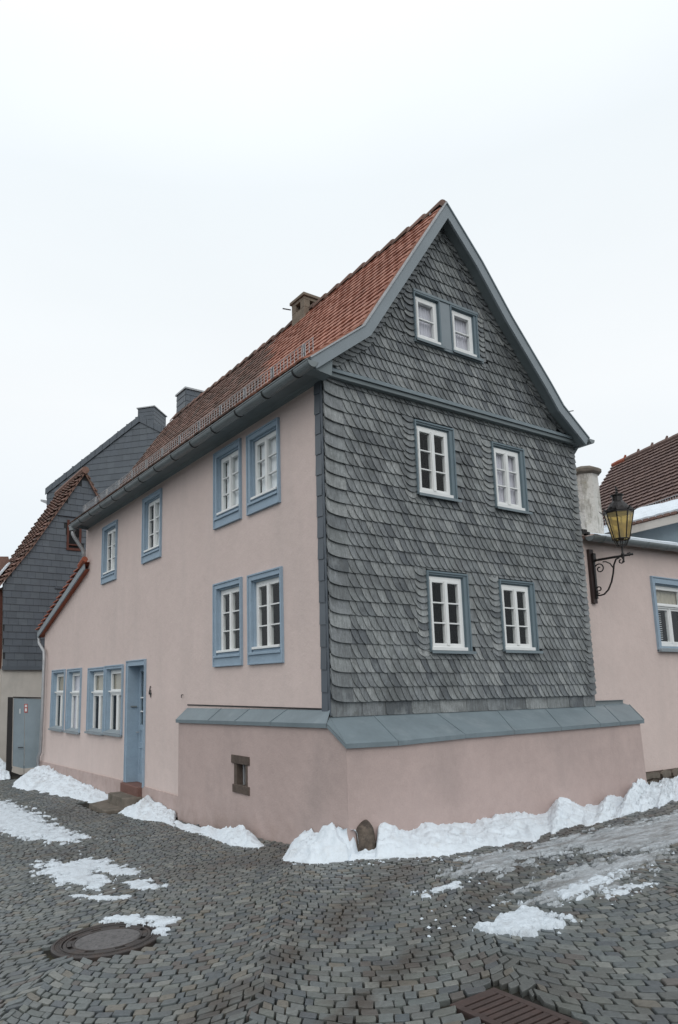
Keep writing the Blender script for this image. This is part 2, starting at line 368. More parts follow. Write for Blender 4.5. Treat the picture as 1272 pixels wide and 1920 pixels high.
for strip in range(-14, 15):
    s0 = strip*WS+SOFF
    for k in range(-50, 370):
        t0 = -9+k*PITCH
        nseg = 16
        off = (k % 2)*.5
        eL = -PH+(.05)*math.sin(strip*17.3+k*2.9+1.7*math.sin(k*5.1+strip)); eR = PH+.062*math.sin((strip+1)*17.3+k*2.9+1.7*math.sin(k*5.1+strip+1))
        edges = [eL]+[-PH+2*PH*(i+off+.27*U(-1, 1))/nseg for i in range(1, nseg)]+[eR]
        for i in range(len(edges)-1):
            a0, a1 = edges[i], edges[i+1]
            def P(a, dt):
                s = s0+RR*math.sin(a); t = t0+dt*PITCH-(RR*math.cos(a)-RR*math.cos(PH))
                x = ux*t+vx*s; y = uy*t+vy*s
                x += .05*nz2(x, y, .8)+.010*nz2(y, x, 6); y += .05*nz2(x+9, y, .8)+.010*nz2(y+5, x, 6)
                return x, y
            am = (a0+a1)/2; cx_, cy_ = P(am, .5)
            dd = (cx_-CAM[0])*fwd[0]+(cy_-CAM[1])*fwd[1]; dist = math.hypot(cx_-CAM[0], cy_-CAM[1])
            if cx_ < -10 or cx_ > 9.5 or cy_ > 15 or dist > 19.5 or dd < -1.0 or blocked(cx_, cy_): continue
            side = abs(-(cx_-CAM[0])*fwd[1]+(cy_-CAM[1])*fwd[0])
            if side > 1.05*max(dd, 0)+2.2: continue
            near = dist < 5.6
            if near:
                ring = [P(a0, 0), P(am, 0), P(a1, 0), P(a1, .5), P(a1, 1), P(am, 1), P(a0, 1), P(a0, .5)]
            else:
                ring = [P(a0, 0), P(a1, 0), P(a1, 1), P(a0, 1)]
            n_ = len(ring); c = np.array([cx_, cy_]); h = U(-.003, .005); tx, ty = U(-.05, .05), U(-.05, .05)
            R_ = []
            g = U(.04, .11)
            for j, (x, y) in enumerate(ring):
                q = np.array([x, y]); d = q-c
                if near: d = d*(1-g)*(U(.86, 1.03) if j % 2 == 0 else U(.92, 1.05))
                else: d = d*(1-g)*U(.86, 1.03)
                R_.append(d)
            vs = []
            for sc_, dz in ((.88, 0.002), (.975, 0), (1.0, -.006), (1.0, -.05))[0 if near else 0:]:
                for d in R_:
                    x, y = c+d*sc_
                    vs.append((x, y, G(x, y)+.006+h+dz+tx*d[0]+ty*d[1]))
            fs = [tuple(range(n_))]
            for r_ in range(3):
                for j in range(n_):
                    fs.append((r_*n_+j, (r_+1)*n_+j, (r_+1)*n_+(j+1) % n_, r_*n_+(j+1) % n_))
            items.append((np.array(vs), fs, random.random()*.999))
pieces(items, 'cobblestone', COB, street, 'cobblestone_paving')
print('cobbles', len(items))
# ================================================================== corner house
H = thing('corner_house', 'pink plastered corner house with slate clad gable, blue window surrounds and steep red tiled roof', 'house')
# --- plaster walls on the street side (plane x = 0)
def rect_y(a, b_, c, d_, x=0.):          # outer rectangle on the street wall from the pixels of its four corners
    P = [at(q, 0, x) for q in (a, b_, c, d_)]
    return (P[0][1]+P[3][1])/2, (P[1][1]+P[2][1])/2, (P[2][2]+P[3][2])/2, (P[0][2]+P[1][2])/2     # y_left, y_right, z0, z1
def rect_x(a, b_, c, d_, y=0.):
    P = [at(q, 1, y) for q in (a, b_, c, d_)]
    return (P[0][0]+P[3][0])/2, (P[1][0]+P[2][0])/2, (P[2][2]+P[3][2])/2, (P[0][2]+P[1][2])/2
LW = [rect_y((401, 850.7), (450.3, 821.3), (450.9, 973), (400.1, 993.3), -.03),
      rect_y((463.9, 817.4), (522.5, 780.5), (522.8, 942.8), (461.5, 967.6), -.03),
      rect_y((399.5, 1096), (451, 1081), (454, 1247.5), (400, 1251), -.03),
      rect_y((463, 1079), (526.4, 1062), (531, 1242.6), (466, 1247), -.03),
      rect_y((269.8, 935.3), (302.2, 914.6), (300.4, 1044.3), (263.8, 1058.5), -.03),
      rect_y((193.3, 989.8), (220, 973), (215.8, 1087), (189.4, 1096), -.03)]
GFW = [(12.0, 10.83, -.715, .785), (10.62, 9.505, -.715, .775), (8.98, 7.862, -.655, .75), (7.85, 6.78, -.632, .763)]
DOOR = (6.57, 5.61, -1.46, .818)
_a = lambda y: y-.030*(y+6.558)/4.909
GFW = [(_a(a), _a(c), z0, z1) for a, c, z0, z1 in GFW]; DOOR = (_a(DOOR[0]), _a(DOOR[1]), DOOR[2], DOOR[3]-.0)
holes = [(r[1]+.02, r[0]-.02, r[2]+.02, r[3]-.02) for r in LW]+[(r[1]+.02, r[0]-.02, r[2]+.02, r[3]-.02) for r in GFW]+[(DOOR[1]+.02, DOOR[0]-.02, DOOR[2], DOOR[3]-.02)]
def wall_cells(b, y0, y1, z0, z1, holes, mk, extra_u=()):
    ysn = sorted({y0, y1, *[v for h in holes for v in h[:2] if y0 < v < y1], *extra_u}); zsn = sorted({z0, z1, *[v for h in holes for v in h[2:] if z0 < v < z1]})
    idx = {}
    def vid(y, z):
        if (y, z) not in idx: idx[(y, z)] = len(b.v); b.v.append(mk(y, z))
        return idx[(y, z)]
    for i in range(len(ysn)-1):
        for j in range(len(zsn)-1):
            cy, cz = (ysn[i]+ysn[i+1])/2, (zsn[j]+zsn[j+1])/2
            if any(h[0] < cy < h[1] and h[2] < cz < h[3] for h in holes): continue
            b.f.append([vid(ysn[i], zsn[j]), vid(ysn[i+1], zsn[j]), vid(ysn[i+1], zsn[j+1]), vid(ysn[i], zsn[j+1])]); b.t.append(0)
b = MB()
wall_cells(b, .0, 9.42, -2.4, 4.08, holes, lambda y, z: (0, y, z))
wall_cells(b, 9.42, 12.86, -2.4, 1.2, holes, lambda y, z: (0, y, z))
b.add([(0, 9.42, 1.2), (0, 12.86, 1.2), (0, 12.86, 1.80), (0, 9.42, 3.10)], [(0, 1, 2, 3)])
# far ends, closing faces and the back
b.add([(0, 12.86, -2.4), (6, 12.86, -2.4), (6, 12.86, 1.8), (0, 12.86, 1.8)], [(0, 1, 2, 3)])
b.add([(0, 9.42, 2.9), (4.95, 9.42, 2.9), (4.95, 9.42, 4.08), (2.4, 9.42, 7.0), (0, 9.42, 4.08)], [(0, 1, 2, 3, 4)])
b.add([(5.05, .02, -2), (5.05, 9.42, -2), (5.05, 9.42, 4.2), (5.05, .02, 4.2)], [(0, 1, 2, 3)])
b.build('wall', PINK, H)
# plinth band of the lower part
b = MB(); PT = [(12.88, -1.575), (6.60, -1.447), (5.60, -1.44), (3.80, -1.43)]
for (ya, za), (yb, zb) in ((PT[0], PT[1]), (PT[2], PT[3])):
    b.prism([(-.022, ya, -2.4), (-.022, yb, -2.4), (-.022, yb, zb), (-.022, ya, za)], (.021, 0, 0))
b.build('plinth', PINKB, H)
# --- protruding base
BX, BY = -.132, -.462
ledL = lambda y: -.139+(-.216+.139)*(y+.164)/(3.858+.164)
ledR = lambda x: -.339+(-.281+.339)*(x+.15)/(5.485+.15)
BW = rect_y((437, 1416), (469, 1418), (468, 1488), (435, 1487), BX)
b = MB()
hb = [(BW[1]+.06, BW[0]-.06, BW[2]+.10, BW[3]-.10)]
wall_cells(b, -.164, 3.83, -2.4, -.36, hb, lambda y, z: (BX, y, z))
b.add([(BX, -.164, -.36), (BX, 3.83, -.36), (BX, 3.83, ledL(3.83)), (BX, -.164, ledL(-.164))], [(0, 1, 2, 3)])
b.add([(BX, BY, -2.4), (BX, -.164, -2.4), (BX, -.164, -.15), (BX, BY, ledR(BX)-.005)], [(0, 1, 2, 3)])
b.add([(BX, 3.83, -2.4), (0, 3.83, -2.4), (0, 3.83, -.06), (BX, 3.83, ledL(3.83))], [(0, 1, 2, 3)])
xr0, xr1 = 5.44, 5.41
b.add([(BX, BY, -2.4), (xr0, BY+.0, -2.4), (xr0, BY, -1.2), (xr1, BY, ledR(5.44)), (BX, BY, ledR(BX))], [(0, 1, 2, 3, 4)])
b.add([(xr0, BY, -2.4), (xr0, .12, -2.4), (xr0, .12, -1.2), (xr1, .12, -.05), (xr1, BY, ledR(5.44)), (xr0, BY, -1.2)], [(0, 1, 2, 3, 4, 5)])
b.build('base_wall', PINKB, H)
# basement window: stone surround, recess, bars
yl, yr, z0, z1 = BW
b = MB(); b.box(BX-.018, BX+.20, yr-.005, yl+.005, z1-.11, z1); b.build('lintel', BROWNS, H, bevel=.006)
b = MB(); b.box(BX-.02, BX+.20, yr, yl-.03, z0, z0+.105); b.build('basement_sill', BROWNS, H, bevel=.006)
for q in ((yl-.13, yl-.055), (yr+.05, yr+.10)): b = MB(); b.box(BX-.004, BX+.2, *q, z0+.105, z1-.11); b.build('jamb', BROWNS, H)
b = MB(); b.box(BX+.2, BX+.23, yr, yl, z0, z1); b.build('basement_recess', ROOM, H)
for yy in (yl-.20, yl-.27):
    b = MB(); b.box(BX+.06, BX+.085, yy-.012, yy+.012, z0+.10, z1-.10); b.build('window_bar', GALV, H)

# --- zinc ledges, one sheet per panel
def panel(quad, th=.006, drip=.045, name='ledge_sheet', par=None):
    """quad: inner-left, inner-right, front-right, front-left (3D); thin folded sheet with a drip edge"""
    q = [Vector(p) for p in quad]; n_ = (q[1]-q[0]).cross(q[3]-q[0]).normalized()
    if n_.z < 0: n_ = -n_
    b = MB()
    top = [p+n_*th for p in q]
    b.add(q+top, [(0, 1, 2, 3), (4, 5, 6, 7), (0, 1, 5, 4), (1, 2, 6, 5), (2, 3, 7, 6), (3, 0, 4, 7)])
    e0, e1 = q[3], q[2]; b.prism([e0+n_*(th+.001), e1+n_*(th+.001), e1-Vector((0, 0, drip)), e0-Vector((0, 0, drip))], (q[2]-q[1]).normalized()*.006)
    s0, s1 = q[1]-(q[1]-q[0]).normalized()*.006, q[2]-(q[2]-q[3]).normalized()*.006
    b.prism([s0+n_*th, s1+n_*th, s1+n_*(th+.007), s0+n_*(th+.007)], (q[1]-q[0]).normalized()*.011)
    return b.build(name, ZINC, par or H)
LX = -.163
seamsL = [3.86, 2.73, 1.93, 1.02, -.164]
inL = [3.79, 2.62, 1.80, .87, -.02]
for i in range(4):
    a, c = seamsL[i]-(.003 if i else 0), seamsL[i+1]+.003; a2, c2 = inL[i]-(.003 if i else 0), inL[i+1]+.003
    zt = lambda y: -.042+(.002+.042)*(3.78-y)/3.88
    panel([(-.0, a2, zt(a2)), (-.0, c2, zt(c2)), (LX, c, ledL(c)), (LX, a, ledL(a))])
RY = -.492
fr = [at(p, 1, RY) for p in ((650, 1395), (747, 1390), (872, 1377), (964, 1370), (1052, 1363), (1126, 1357), (1163, 1354), (1208, 1350))]
ir = [at(p, 1, .0) for p in ((636, 1345), (700, 1343), (818, 1338), (932, 1333), (1022, 1329), (1092, 1326.5), (1133, 1324), (1180, 1318))]
for i in range(7):
    I0, I1, F1, F0 = ir[i].copy(), ir[i+1].copy(), fr[i+1].copy(), fr[i].copy()
    I0[0] += .003; F0[0] += .003; I1[0] -= .003; F1[0] -= .003
    for q in (I0, I1): q[2] = -.078
    if i == 0: I0[0] = -.0; F0[0] = LX
    if i >= 5:
        for q in ((I0, I1) if i == 6 else (I1,)): q[2] += .0
    panel([I0, I1, F1, F0])
b = MB()      # verge of the gable ledge falling to the corner
b.prism([(LX, -.164, -.139), (LX, RY, -.339), (LX, RY, -.384), (LX, -.164, -.184)], (.012, 0, 0))
b.add([(0, 0, -.072), (LX, -.164, -.135), (LX, RY, -.335), (0, -.0, -.075)], [(0, 1, 2)])
b.build('ledge_verge', ZINC, H)
b = MB(); b.box(5.07, 5.93, .085, .10, -.08, .0); b.box(5.07, 5.93, .06, .10, -.002, .004); b.build('ledge_upstand', ZINCD, H)
b = MB(); b.prism([(5.93, .10, -.078), (5.47, RY, -.281), (5.47, RY, -.33), (5.93, .10, -.12)], (-.012, 0, 0)); b.build('ledge_verge', ZINC, H)
b = MB(); b.add([(5.05, 0, -.078), (5.95, 0, -.078), (5.95, .12, -.045), (5.05, .12, -.045)], [(0, 1, 2, 3)]); b.build('ledge_flashing', ZINC, H)
b = MB(); b.box(-.012, .0, .13, 3.77, .004, .022); b.build('joint_strip', IRON, H)

# --- windows
def win(parent, O, rz, u1, z0, z1, style, name='window', casing=BLUE, cw=(.10, .10, .10, .15), proj=.028, rec=.075, curtain=None, label=None):
    """O: lower left outer corner seen from outside, local x to the right, y inwards, z up; cw: casing width left, right, top, bottom"""
    W_, H_ = u1, z1-z0; l_, r_, t_, bt = cw
    O = Vector(O)
    b = MB()
    b.box(0, l_, -proj, rec+.05, 0, H_); b.box(W_-r_, W_, -proj, rec+.05, 0, H_)
    b.box(l_, W_-r_, -proj, rec+.05, H_-t_, H_)
    if bt: b.box(l_, W_-r_, -proj, rec+.05, 0, bt)
    m_ = .014                                                      # raised outer moulding
    b.box(0.002, .026, -proj-m_, -proj, .002, H_-.002); b.box(W_-.026, W_-.002, -proj-m_, -proj, .002, H_-.002); b.box(.026, W_-.026, -proj-m_, -proj, H_-.026, H_-.002)
    if bt and style != 'slate': b.box(.026, W_-.026, -proj-m_, -proj, .002, .024)
    # stepped inner moulding
    s_ = .02
    b.box(l_, l_+s_, .012, rec+.05, bt, H_-t_); b.box(W_-r_-s_, W_-r_, .012, rec+.05, bt, H_-t_); b.box(l_+s_, W_-r_-s_, .012, rec+.05, H_-t_-s_, H_-t_)
    top = b.build(name, casing, parent, loc=O, rz=rz, bevel=.003, label=label)
    x0, x1, a0, a1 = l_+s_, W_-r_-s_, bt, H_-t_-s_
    fw = .045; y = rec
    b = MB(); b.box(x0, x0+fw, y, y+.06, a0, a1); b.box(x1-fw, x1, y, y+.06, a0, a1); b.box(x0+fw, x1-fw, y, y+.06, a1-fw, a1); b.box(x0+fw, x1-fw, y-.012, y+.06, a0, a0+.06)
    b.build('frame', WHITE, top, bevel=.003)
    gx0, gx1, g0, g1 = x0+fw, x1-fw, a0+.06, a1-fw
    def sash(sx0, sx1, s0, s1, rows, sw=.034):
        b = MB(); yy = y-.012
        b.box(sx0, sx0+sw, yy, y+.04, s0, s1); b.box(sx1-sw, sx1, yy, y+.04, s0, s1); b.box(sx0+sw, sx1-sw, yy, y+.04, s0, s0+sw); b.box(sx0+sw, sx1-sw, yy, y+.04, s1-sw, s1)
        b.build('sash', WHITE, top, bevel=.003)
        px0, px1, q0, q1 = sx0+sw, sx1-sw, s0+sw, s1-sw
        hh = (q1-q0)/rows
        for r in range(rows):
            b = MB(); b.box(px0, px1, y+.012, y+.018, q0+r*hh+(.0085 if r else 0), q0+(r+1)*hh-(.0085 if r < rows-1 else 0)); b.build('pane', GLASS, top)
            if r: b = MB(); b.box(px0, px1, yy+.002, y+.03, q0+r*hh-.0085, q0+r*hh+.0085); b.build('glazing_bar', WHITE, top)
    if style == 'toplight':
        zt = g0+(g1-g0)*.66
        b = MB(); b.box(gx0, gx1, y-.03, y+.05, zt-.03, zt+.025); b.box(gx0-.05, gx1+.05, y-.05, y-.028, zt+.0, zt+.03); b.build('transom', WHITE, top, bevel=.003)
        sash(gx0, gx1, zt+.026, g1, 1)
        mx = (gx0+gx1)/2
        b = MB(); b.box(mx-.024, mx+.024, y-.02, y+.05, g0, zt-.03); b.build('mullion', WHITE, top, bevel=.003)
        sash(gx0, mx-.024, g0, zt-.031, 1); sash(mx+.024, gx1, g0, zt-.031, 1)
    elif style == 'single':
        sash(gx0, gx1, g0, g1, 2)
    else:
        mx = (gx0+gx1)/2
        sash(gx0, mx-.002, g0, g1, 3); sash(mx+.002, gx1, g0, g1, 3)
        b = MB(); b.box(mx-.027, mx+.027, y-.026, y-.013, g0+.01, g1-.01); b.build('meeting_stile', WHITE, top, bevel=.002)
    # sill
    b = MB()
    if style == 'slate' or style == 'single':
        b.box(x0-.005, x1+.005, y-.055, y-.013, a0, a0+.045); b.build('sill', WHITE, top, bevel=.004)
        b = MB(); b.box(-.01, W_+.03, -proj-.05, 0.01, -.018, -.004); b.box(-.01, W_+.03, -proj-.05, -proj-.042, -.04, -.018); b.build('sill_flashing', ZINC, top)
    elif style == 'toplight':
        b.prism([(.0, -.075, -.01), (W_, -.075, -.01), (W_, -.075, .03), (0, -.075, .03)], (0, .075, 0)); b.prism([(.03, -.05, .03), (W_-.03, -.05, .03), (W_-.03, rec, .085), (.03, rec, .085)], (0, 0, .02))
        b.build('sill', FASC, top, bevel=.004)
    else:
        b.prism([(l_-.045, -.052, bt-.024), (W_-r_+.02, -.052, bt-.024), (W_-r_+.02, -.052, bt+.012), (l_-.045, -.052, bt+.012)], (0, .052, 0))
        b.box(x0-.006, x1+.006, -.006, y-.013, bt, bt+.05)
        b.build('sill', BLUE, top, bevel=.004)
        b = MB(); b.box(x0+.0, x1-.0, -.035, y-.014, bt+.051, bt+.085); b.build('sill', WHITE, top, bevel=.004)
    # room behind: dark box and curtain
    b = MB(); d_ = .55
    b.add([(x0-.1, y+.07, a0-.1), (x1+.1, y+.07, a0-.1), (x1+.1, y+d_, a0-.1), (x0-.1, y+d_, a0-.1), (x0-.1, y+.07, a1+.1), (x1+.1, y+.07, a1+.1), (x1+.1, y+d_, a1+.1), (x0-.1, y+d_, a1+.1)],
          [(3, 2, 6, 7), (0, 3, 7, 4), (1, 2, 6, 5), (0, 1, 2, 3), (4, 5, 6, 7)])
    b.build('room_interior', ROOM, top)
    if curtain:
        cm, c0, c1, cz = curtain
        b = MB(); n_ = 40; ca, cb = x0+(x1-x0)*c0, x0+(x1-x0)*c1; zb = a0+(a1-a0)*cz
        pts = [(ca+(cb-ca)*i/n_, y+.062+.010*math.sin(i*1.3)+.005*math.sin(i*2.9)) for i in range(n_+1)]
        b.v = [(p[0], p[1], z) for z in (zb, a1) for p in pts]; b.f = [(i, i+1, n_+2+i, n_+1+i) for i in range(n_)]; b.t = [0]*n_
        b.build('curtain', cm, top)
    return top
R9 = -math.pi/2
for i, (y_l, y_r, z0, z1) in enumerate(LW):
    c = [(CURT, .12, 1, 0), (CURT, .12, 1, 0), None, None, (CURT, .45, .95, 0), (CURT, .5, .95, 0)][i]
    win(H, (0, y_l, z0), R9, y_l-y_r, z0, z1, 'six', curtain=c, cw=(.088, .055, .09, .155), rec=.05)
for i, (y_l, y_r, z0, z1) in enumerate(GFW):
    win(H, (0, y_l, z0), R9, y_l-y_r, z0, z1, 'toplight', cw=(.09, .035, .075, .0), rec=.075, curtain=((CURTB, 0, 1, .66) if i != 1 else (CURTG, 0, .6, .0)))
# --- door
yl, yr, z0, z1 = DOOR; Wd, Hd = yl-yr, z1-z0
b = MB(); dp = .20
b.box(0, .085, -.03, .0, 0, Hd); b.box(Wd-.05, Wd, -.03, .0, 0, Hd); b.box(.085, Wd-.05, -.03, .0, Hd-.11, Hd)
b.box(0.002, .022, -.045, -.03, 0, Hd-.002); b.box(Wd-.02, Wd-.002, -.045, -.03, 0, Hd-.002); b.box(.022, Wd-.02, -.045, -.03, Hd-.024, Hd-.002)
b.box(.045, .085, .0, dp+.05, 0, Hd-.11); b.box(Wd-.05, Wd-.02, .0, dp+.05, 0, Hd-.11); b.box(.045, Wd-.02, .0, dp+.05, Hd-.11, Hd-.08)
dr = b.build('door', BLUE, H, loc=(0, yl, z0), rz=R9, bevel=.003)
x0, x1 = .086, Wd-.051; b = MB(); y = dp
b.box(x0, x0+.09, y, y+.045, 0, Hd-.11); b.box(x1-.09, x1, y, y+.045, 0, Hd-.11)
for a, c in ((0, .16), (.62, .74), (.95, 1.06), (Hd-.21, Hd-.11)): b.box(x0+.09, x1-.09, y, y+.045, a, c)
b.box(x0+.11, x1-.11, y+.012, y+.03, .18, .60); b.box(x0+.09, x1-.09, y+.02, y+.028, .16, .62); b.box(x0+.09, x1-.09, y+.02, y+.028, .74, .95)
b.build('door_leaf', BLUE, dr, bevel=.004)
b = MB(); mx = (x0+x1)/2
b.box(mx-.012, mx+.012, y+.004, y+.03, 1.06, Hd-.21)
for zz in (1.31, 1.57): b.box(x0+.09, x1-.09, y+.004, y+.03, zz-.012, zz+.012)
b.build('glazing_bar', WHITE, dr)
for a in (0, 1):
    for zz in ((1.06, 1.30), (1.32, 1.56), (1.58, Hd-.21)):
        b = MB(); b.box(x0+.09+a*(mx-x0-.078), mx-.012+a*(mx-x0-.078), y+.02, y+.024, *zz); b.build('pane', GLASS, dr)
b = MB(); b.box(x0, x1, y+.12, y+.13, .9, Hd-.1); b.build('room_interior', ROOM, dr)
b = MB(); b.box(x1-.20, x1-.10, y-.01, y+.01, .80, .92); b.build('letter_slot', IRON, dr)
b = MB(); b.tube([(x0+.05, y-.005, .92), (x0+.05, y-.05, .92), (x0+.15, y-.05, .92)], .009, 6); b.build('handle', GALV, dr)
b = MB(); b.tube([(.0855, .06, 1.40), (.115, .06, 1.40), (.115, .15, 1.40), (.0855, .15, 1.40)], .010, 6); b.box(.0851, .092, .04, .17, 1.385, 1.415); b.build('bell_handle', ZINCD, dr)
# house number 4
P = at((282, 1297), 0, -.006); b = MB(); s_ = .17
def stroke(b, a, c, w_=.026):
    a, c = Vector(a), Vector(c); d = (c-a).normalized(); n_ = Vector((-d.y, d.x))*w_/2
    q = [a-n_, c-n_, c+n_, a+n_]; b.prism([(p.x, 0, p.y) for p in q], (0, .004+.001*random.random(), 0))
stroke(b, (.065, .20), (0, .065)); stroke(b, (-.005, .065), (.115, .065)); stroke(b, (.078, .13), (.078, 0))
b.build('house_number', IRON, H, loc=(-.014, P[1]+.05, P[2]-.10), rz=R9)
b = MB(); b.box(-.02, 0, .62, .66, .44, .47) if False else b.tube([(0, 3.95, .17), (-.03, 3.95, .17), (-.03, 3.95, .12)], .008, 5); b.build('wall_hook', IRON, H)

# --- roof profile on the verge plane
YF = -.29
prof_top = [at(p, 1, YF) for p in ((582, 670), (683, 610), (837, 380), (904, 491), (960, 595), (1032.6, 718), (1056.6, 761), (1104.7, 822))]
PR = [(p[0], p[2]) for p in prof_top]
PR[1] = (PR[1][0], PR[1][1])
print('profile', [tuple(round(v, 3) for v in p) for p in PR])
def off_prof(pr, d):                      # offset a polyline downwards/inwards by d
    o = []
    for i, p in enumerate(pr):
        a = Vector(pr[max(i-1, 0)]); c = Vector(pr[min(i+1, len(pr)-1)]); p = Vector(p)
        d1 = (p-a).normalized() if i else (c-p).normalized(); d2 = (c-p).normalized() if i < len(pr)-1 else d1
        n1 = Vector((d1.y, -d1.x)); n2 = Vector((d2.y, -d2.x)); n_ = (n1+n2); n_ = n_/max(n_.length_squared/2, .5)
        o.append(p+n_*d)
    return [(q.x, q.y) for q in o]
IN = off_prof(PR, .15)
def band(a, c, y0, y1):
    b = MB(); n_ = len(a)
    for i in range(n_-1):
        b.add([(a[i][0], y0, a[i][1]), (a[i+1][0], y0, a[i+1][1]), (c[i+1][0], y0, c[i+1][1]), (c[i][0], y0, c[i][1]),
               (a[i][0], y1, a[i][1]), (a[i+1][0], y1, a[i+1][1]), (c[i+1][0], y1, c[i+1][1]), (c[i][0], y1, c[i][1])],
              [(0, 1, 2, 3), (4, 5, 6, 7), (0, 1, 5, 4), (3, 2, 6, 7)]+([(0, 3, 7, 4)] if i == 0 else [])+([(1, 2, 6, 5)] if i == n_-2 else []))
    return b
band(PR[:3], IN[:3], YF, YF+.03).build('fascia', FASC, H)
band(PR[2:], IN[2:], YF, YF+.03).build('fascia', FASC, H)
OUT = off_prof(PR, -.012)
band(OUT[:3], off_prof(PR, .008)[:3], YF-.014, YF+.05).build('verge_trim', GALV, H)
band(OUT[2:], off_prof(PR, .008)[2:], YF-.014, YF+.05).build('verge_trim', ZINC, H)
SO = off_prof(PR, .10)
YE = 9.32
b = MB()
for pr_, dy in ((SO, .031),):
    b2 = band(SO, off_prof(PR, .105), YF+dy, -.02); b.add(b2.v, b2.f)
b.build('soffit', CORN, H)
# roof boards under the tiles
RB = off_prof(PR, .03)
roof = band(RB[:3], off_prof(PR, .06)[:3], YF+.03, YE).build('roof', SLATEB, H)
band(RB[2:], off_prof(PR, .06)[2:], YF+.03, YE).build('rear_roof', TILEO, H)
# far verge flashing
band(OUT[:3], off_prof(PR, .03)[:3], YE-.02, YE+.03).build('far_verge', GALV, H)
# tiles on the street side
E0, K0, A0 = [Vector((p[0], p[1])) for p in PR[:3]]
E0 = E0+(E0-K0).normalized()*.06
L1 = (K0-E0).length; L2 = (A0-K0).length
def slope_pt(s):
    if s < 0: return E0+(K0-E0).normalized()*s
    if s < L1: q = E0+(K0-E0)*(s/L1)
    else: q = K0+(A0-K0)*((s-L1)/L2)
    # soften the kink
    return q
def slope_n(s):
    k = max(0, min(1, (s-L1+.25)/.5)); d = ((K0-E0).normalized()*(1-k)+(A0-K0).normalized()*k).normalized()
    return Vector((-d.y, d.x)), d
newt, oldt = [], []
CR = .158; NC = int((L1+L2-.06)/CR); TW = .186
for c in range(NC):
    s = .0+c*CR
    nT = int((YE-YF-.05)/TW)
    for j in range(nT+1):
        y0 = YF+.045+(j+(.5 if c % 2 else 0))*TW-(TW*.5 if c % 2 else 0)
        y1 = y0+TW
        if c % 2: y1 = y0+TW*(1 if j else .5); y0 = y0 if not j else y0-TW*.5; y1 = y0+TW if j else YF+.045+TW*.5
        if y1 > YE: y1 = YE
        if y1-y0 < .04: continue
        p = slope_pt(s); n_, d = slope_n(s); TL_ = min(.34, L1+L2-s)
        g = .0015; w_ = y1-y0-2*g; lift = .046+U(-.003, .005); tl = U(-.006, .006); vs = []
        rows = []
        nb = 7
        for k in range(nb):                     # rounded lower edge, slightly crowned across
            u = k/(nb-1); dn = .016*(1-(2*u-1)**2)-.008; cr = .006*(1-(2*u-1)**2)
            q = p-d*dn+n_*(lift+cr+tl*(u-.5)); rows.append((q.x, y0+g+u*w_, q.y))
        topr = []
        for u in (1, .5, 0):
            pt = slope_pt(s+TL_); nn, _ = slope_n(s+TL_); q = pt+nn*(.006+(.006 if u == .5 else 0)); topr.append((q.x, y0+g+u*w_, q.y))
        vs = rows+topr; nn_ = len(vs)
        low = [(v[0]-n_.x*.024, v[1], v[2]-n_.y*.024) for v in vs]
        fs = [tuple(range(nn_))]+[(i, (i+1) % nn_, nn_+(i+1) % nn_, nn_+i) for i in range(nb+0)]+[(nn_-1, 0, nn_, 2*nn_-1)]
        yb = (y0+y1)/2; old = yb > 1.5+2.9*(s/(L1+L2))+.18*math.sin(c*2.1)
        (oldt if old else newt).append((np.array(vs+low), fs, random.random()*.999))
pieces(newt, 'roof_tile', TILE, roof, 'roof_tiles', 300)
pieces(oldt, 'weathered_tile', TILEO, roof, 'weathered_roof_tiles', 300)
# ridge tiles
y = YF+.03; i = 0
while y < YE-.1:
    b = MB(); ln = .40; r0, r1 = .105, .085; m_ = 9; vs = []
    for yy, r, dz in ((y, r0, .018), (y+.03, r0, .016), (y+ln, r1, .0)):
        for k in range(m_):
            a = math.pi*(-.05+1.1*k/(m_-1)); vs.append((A0.x+r*1.05*math.cos(a), yy, A0.y-.055+dz+r*math.sin(a)))
    b.add(vs, [(q*m_+k, q*m_+k+1, (q+1)*m_+k+1, (q+1)*m_+k) for q in range(2) for k in range(m_-1)]+[tuple(range(m_))])
    b.tone = 0; o = b.build('ridge_tile', TILEO, H, smooth=False); i += 1
    a = o.data.attributes.new('tone', 'FLOAT', 'FACE'); a.data.foreach_set('value', [random.random()*.99]*len(o.data.polygons))
    y += .352+U(-.01, .01)
# --- gutter, brackets, cornice, snow guard
GX, GZ, GR_ = -.372, 4.055, .078
def halfpipe(b, cx_, cz, r, y0, y1, th=.004, tilt=0):
    m_ = 11; vs = []
    for yy in (y0, y1):
        for rr in (r, r-th):
            for k in range(m_):
                a = math.pi*(1+k/(m_-1)); vs.append((cx_+rr*math.cos(a), yy, cz+rr*math.sin(a)+(yy-y0)*tilt))
    fs = [(k, k+1, 2*m_+k+1, 2*m_+k) for k in range(m_-1)]+[(m_+k, m_+k+1, 3*m_+k+1, 3*m_+k) for k in range(m_-1)]+[(k, k+1, m_+k+1, m_+k) for k in range(m_-1)]
    b.add(vs, fs)
GT = [-.36, 9.35]
b = MB(); halfpipe(b, GX, GZ, GR_, *GT)
b.tube([(GX-GR_, GT[0], GZ+.004), (GX-GR_, GT[1], GZ+.004)], .010, 8)
m_ = 11; b.add([(GX+GR_*math.cos(math.pi*(1+k/10)), GT[0], GZ+GR_*math.sin(math.pi*(1+k/10))) for k in range(11)], [tuple(range(11))])
gut = b.build('gutter', ZINCD, H, smooth=False)
for i in range(14):
    yy = -.05+i*.715
    b = MB(); halfpipe(b, GX, GZ, GR_+.007, yy, yy+.028, .006); b.build('gutter_bracket', SLATEB, gut)
b = MB(); pts = [(-.002, 4.02), (-.02, 4.035), (-.035, 4.055), (-.06, 4.07), (-.30, 4.085), (-.31, 4.13), (.0, 4.18)]
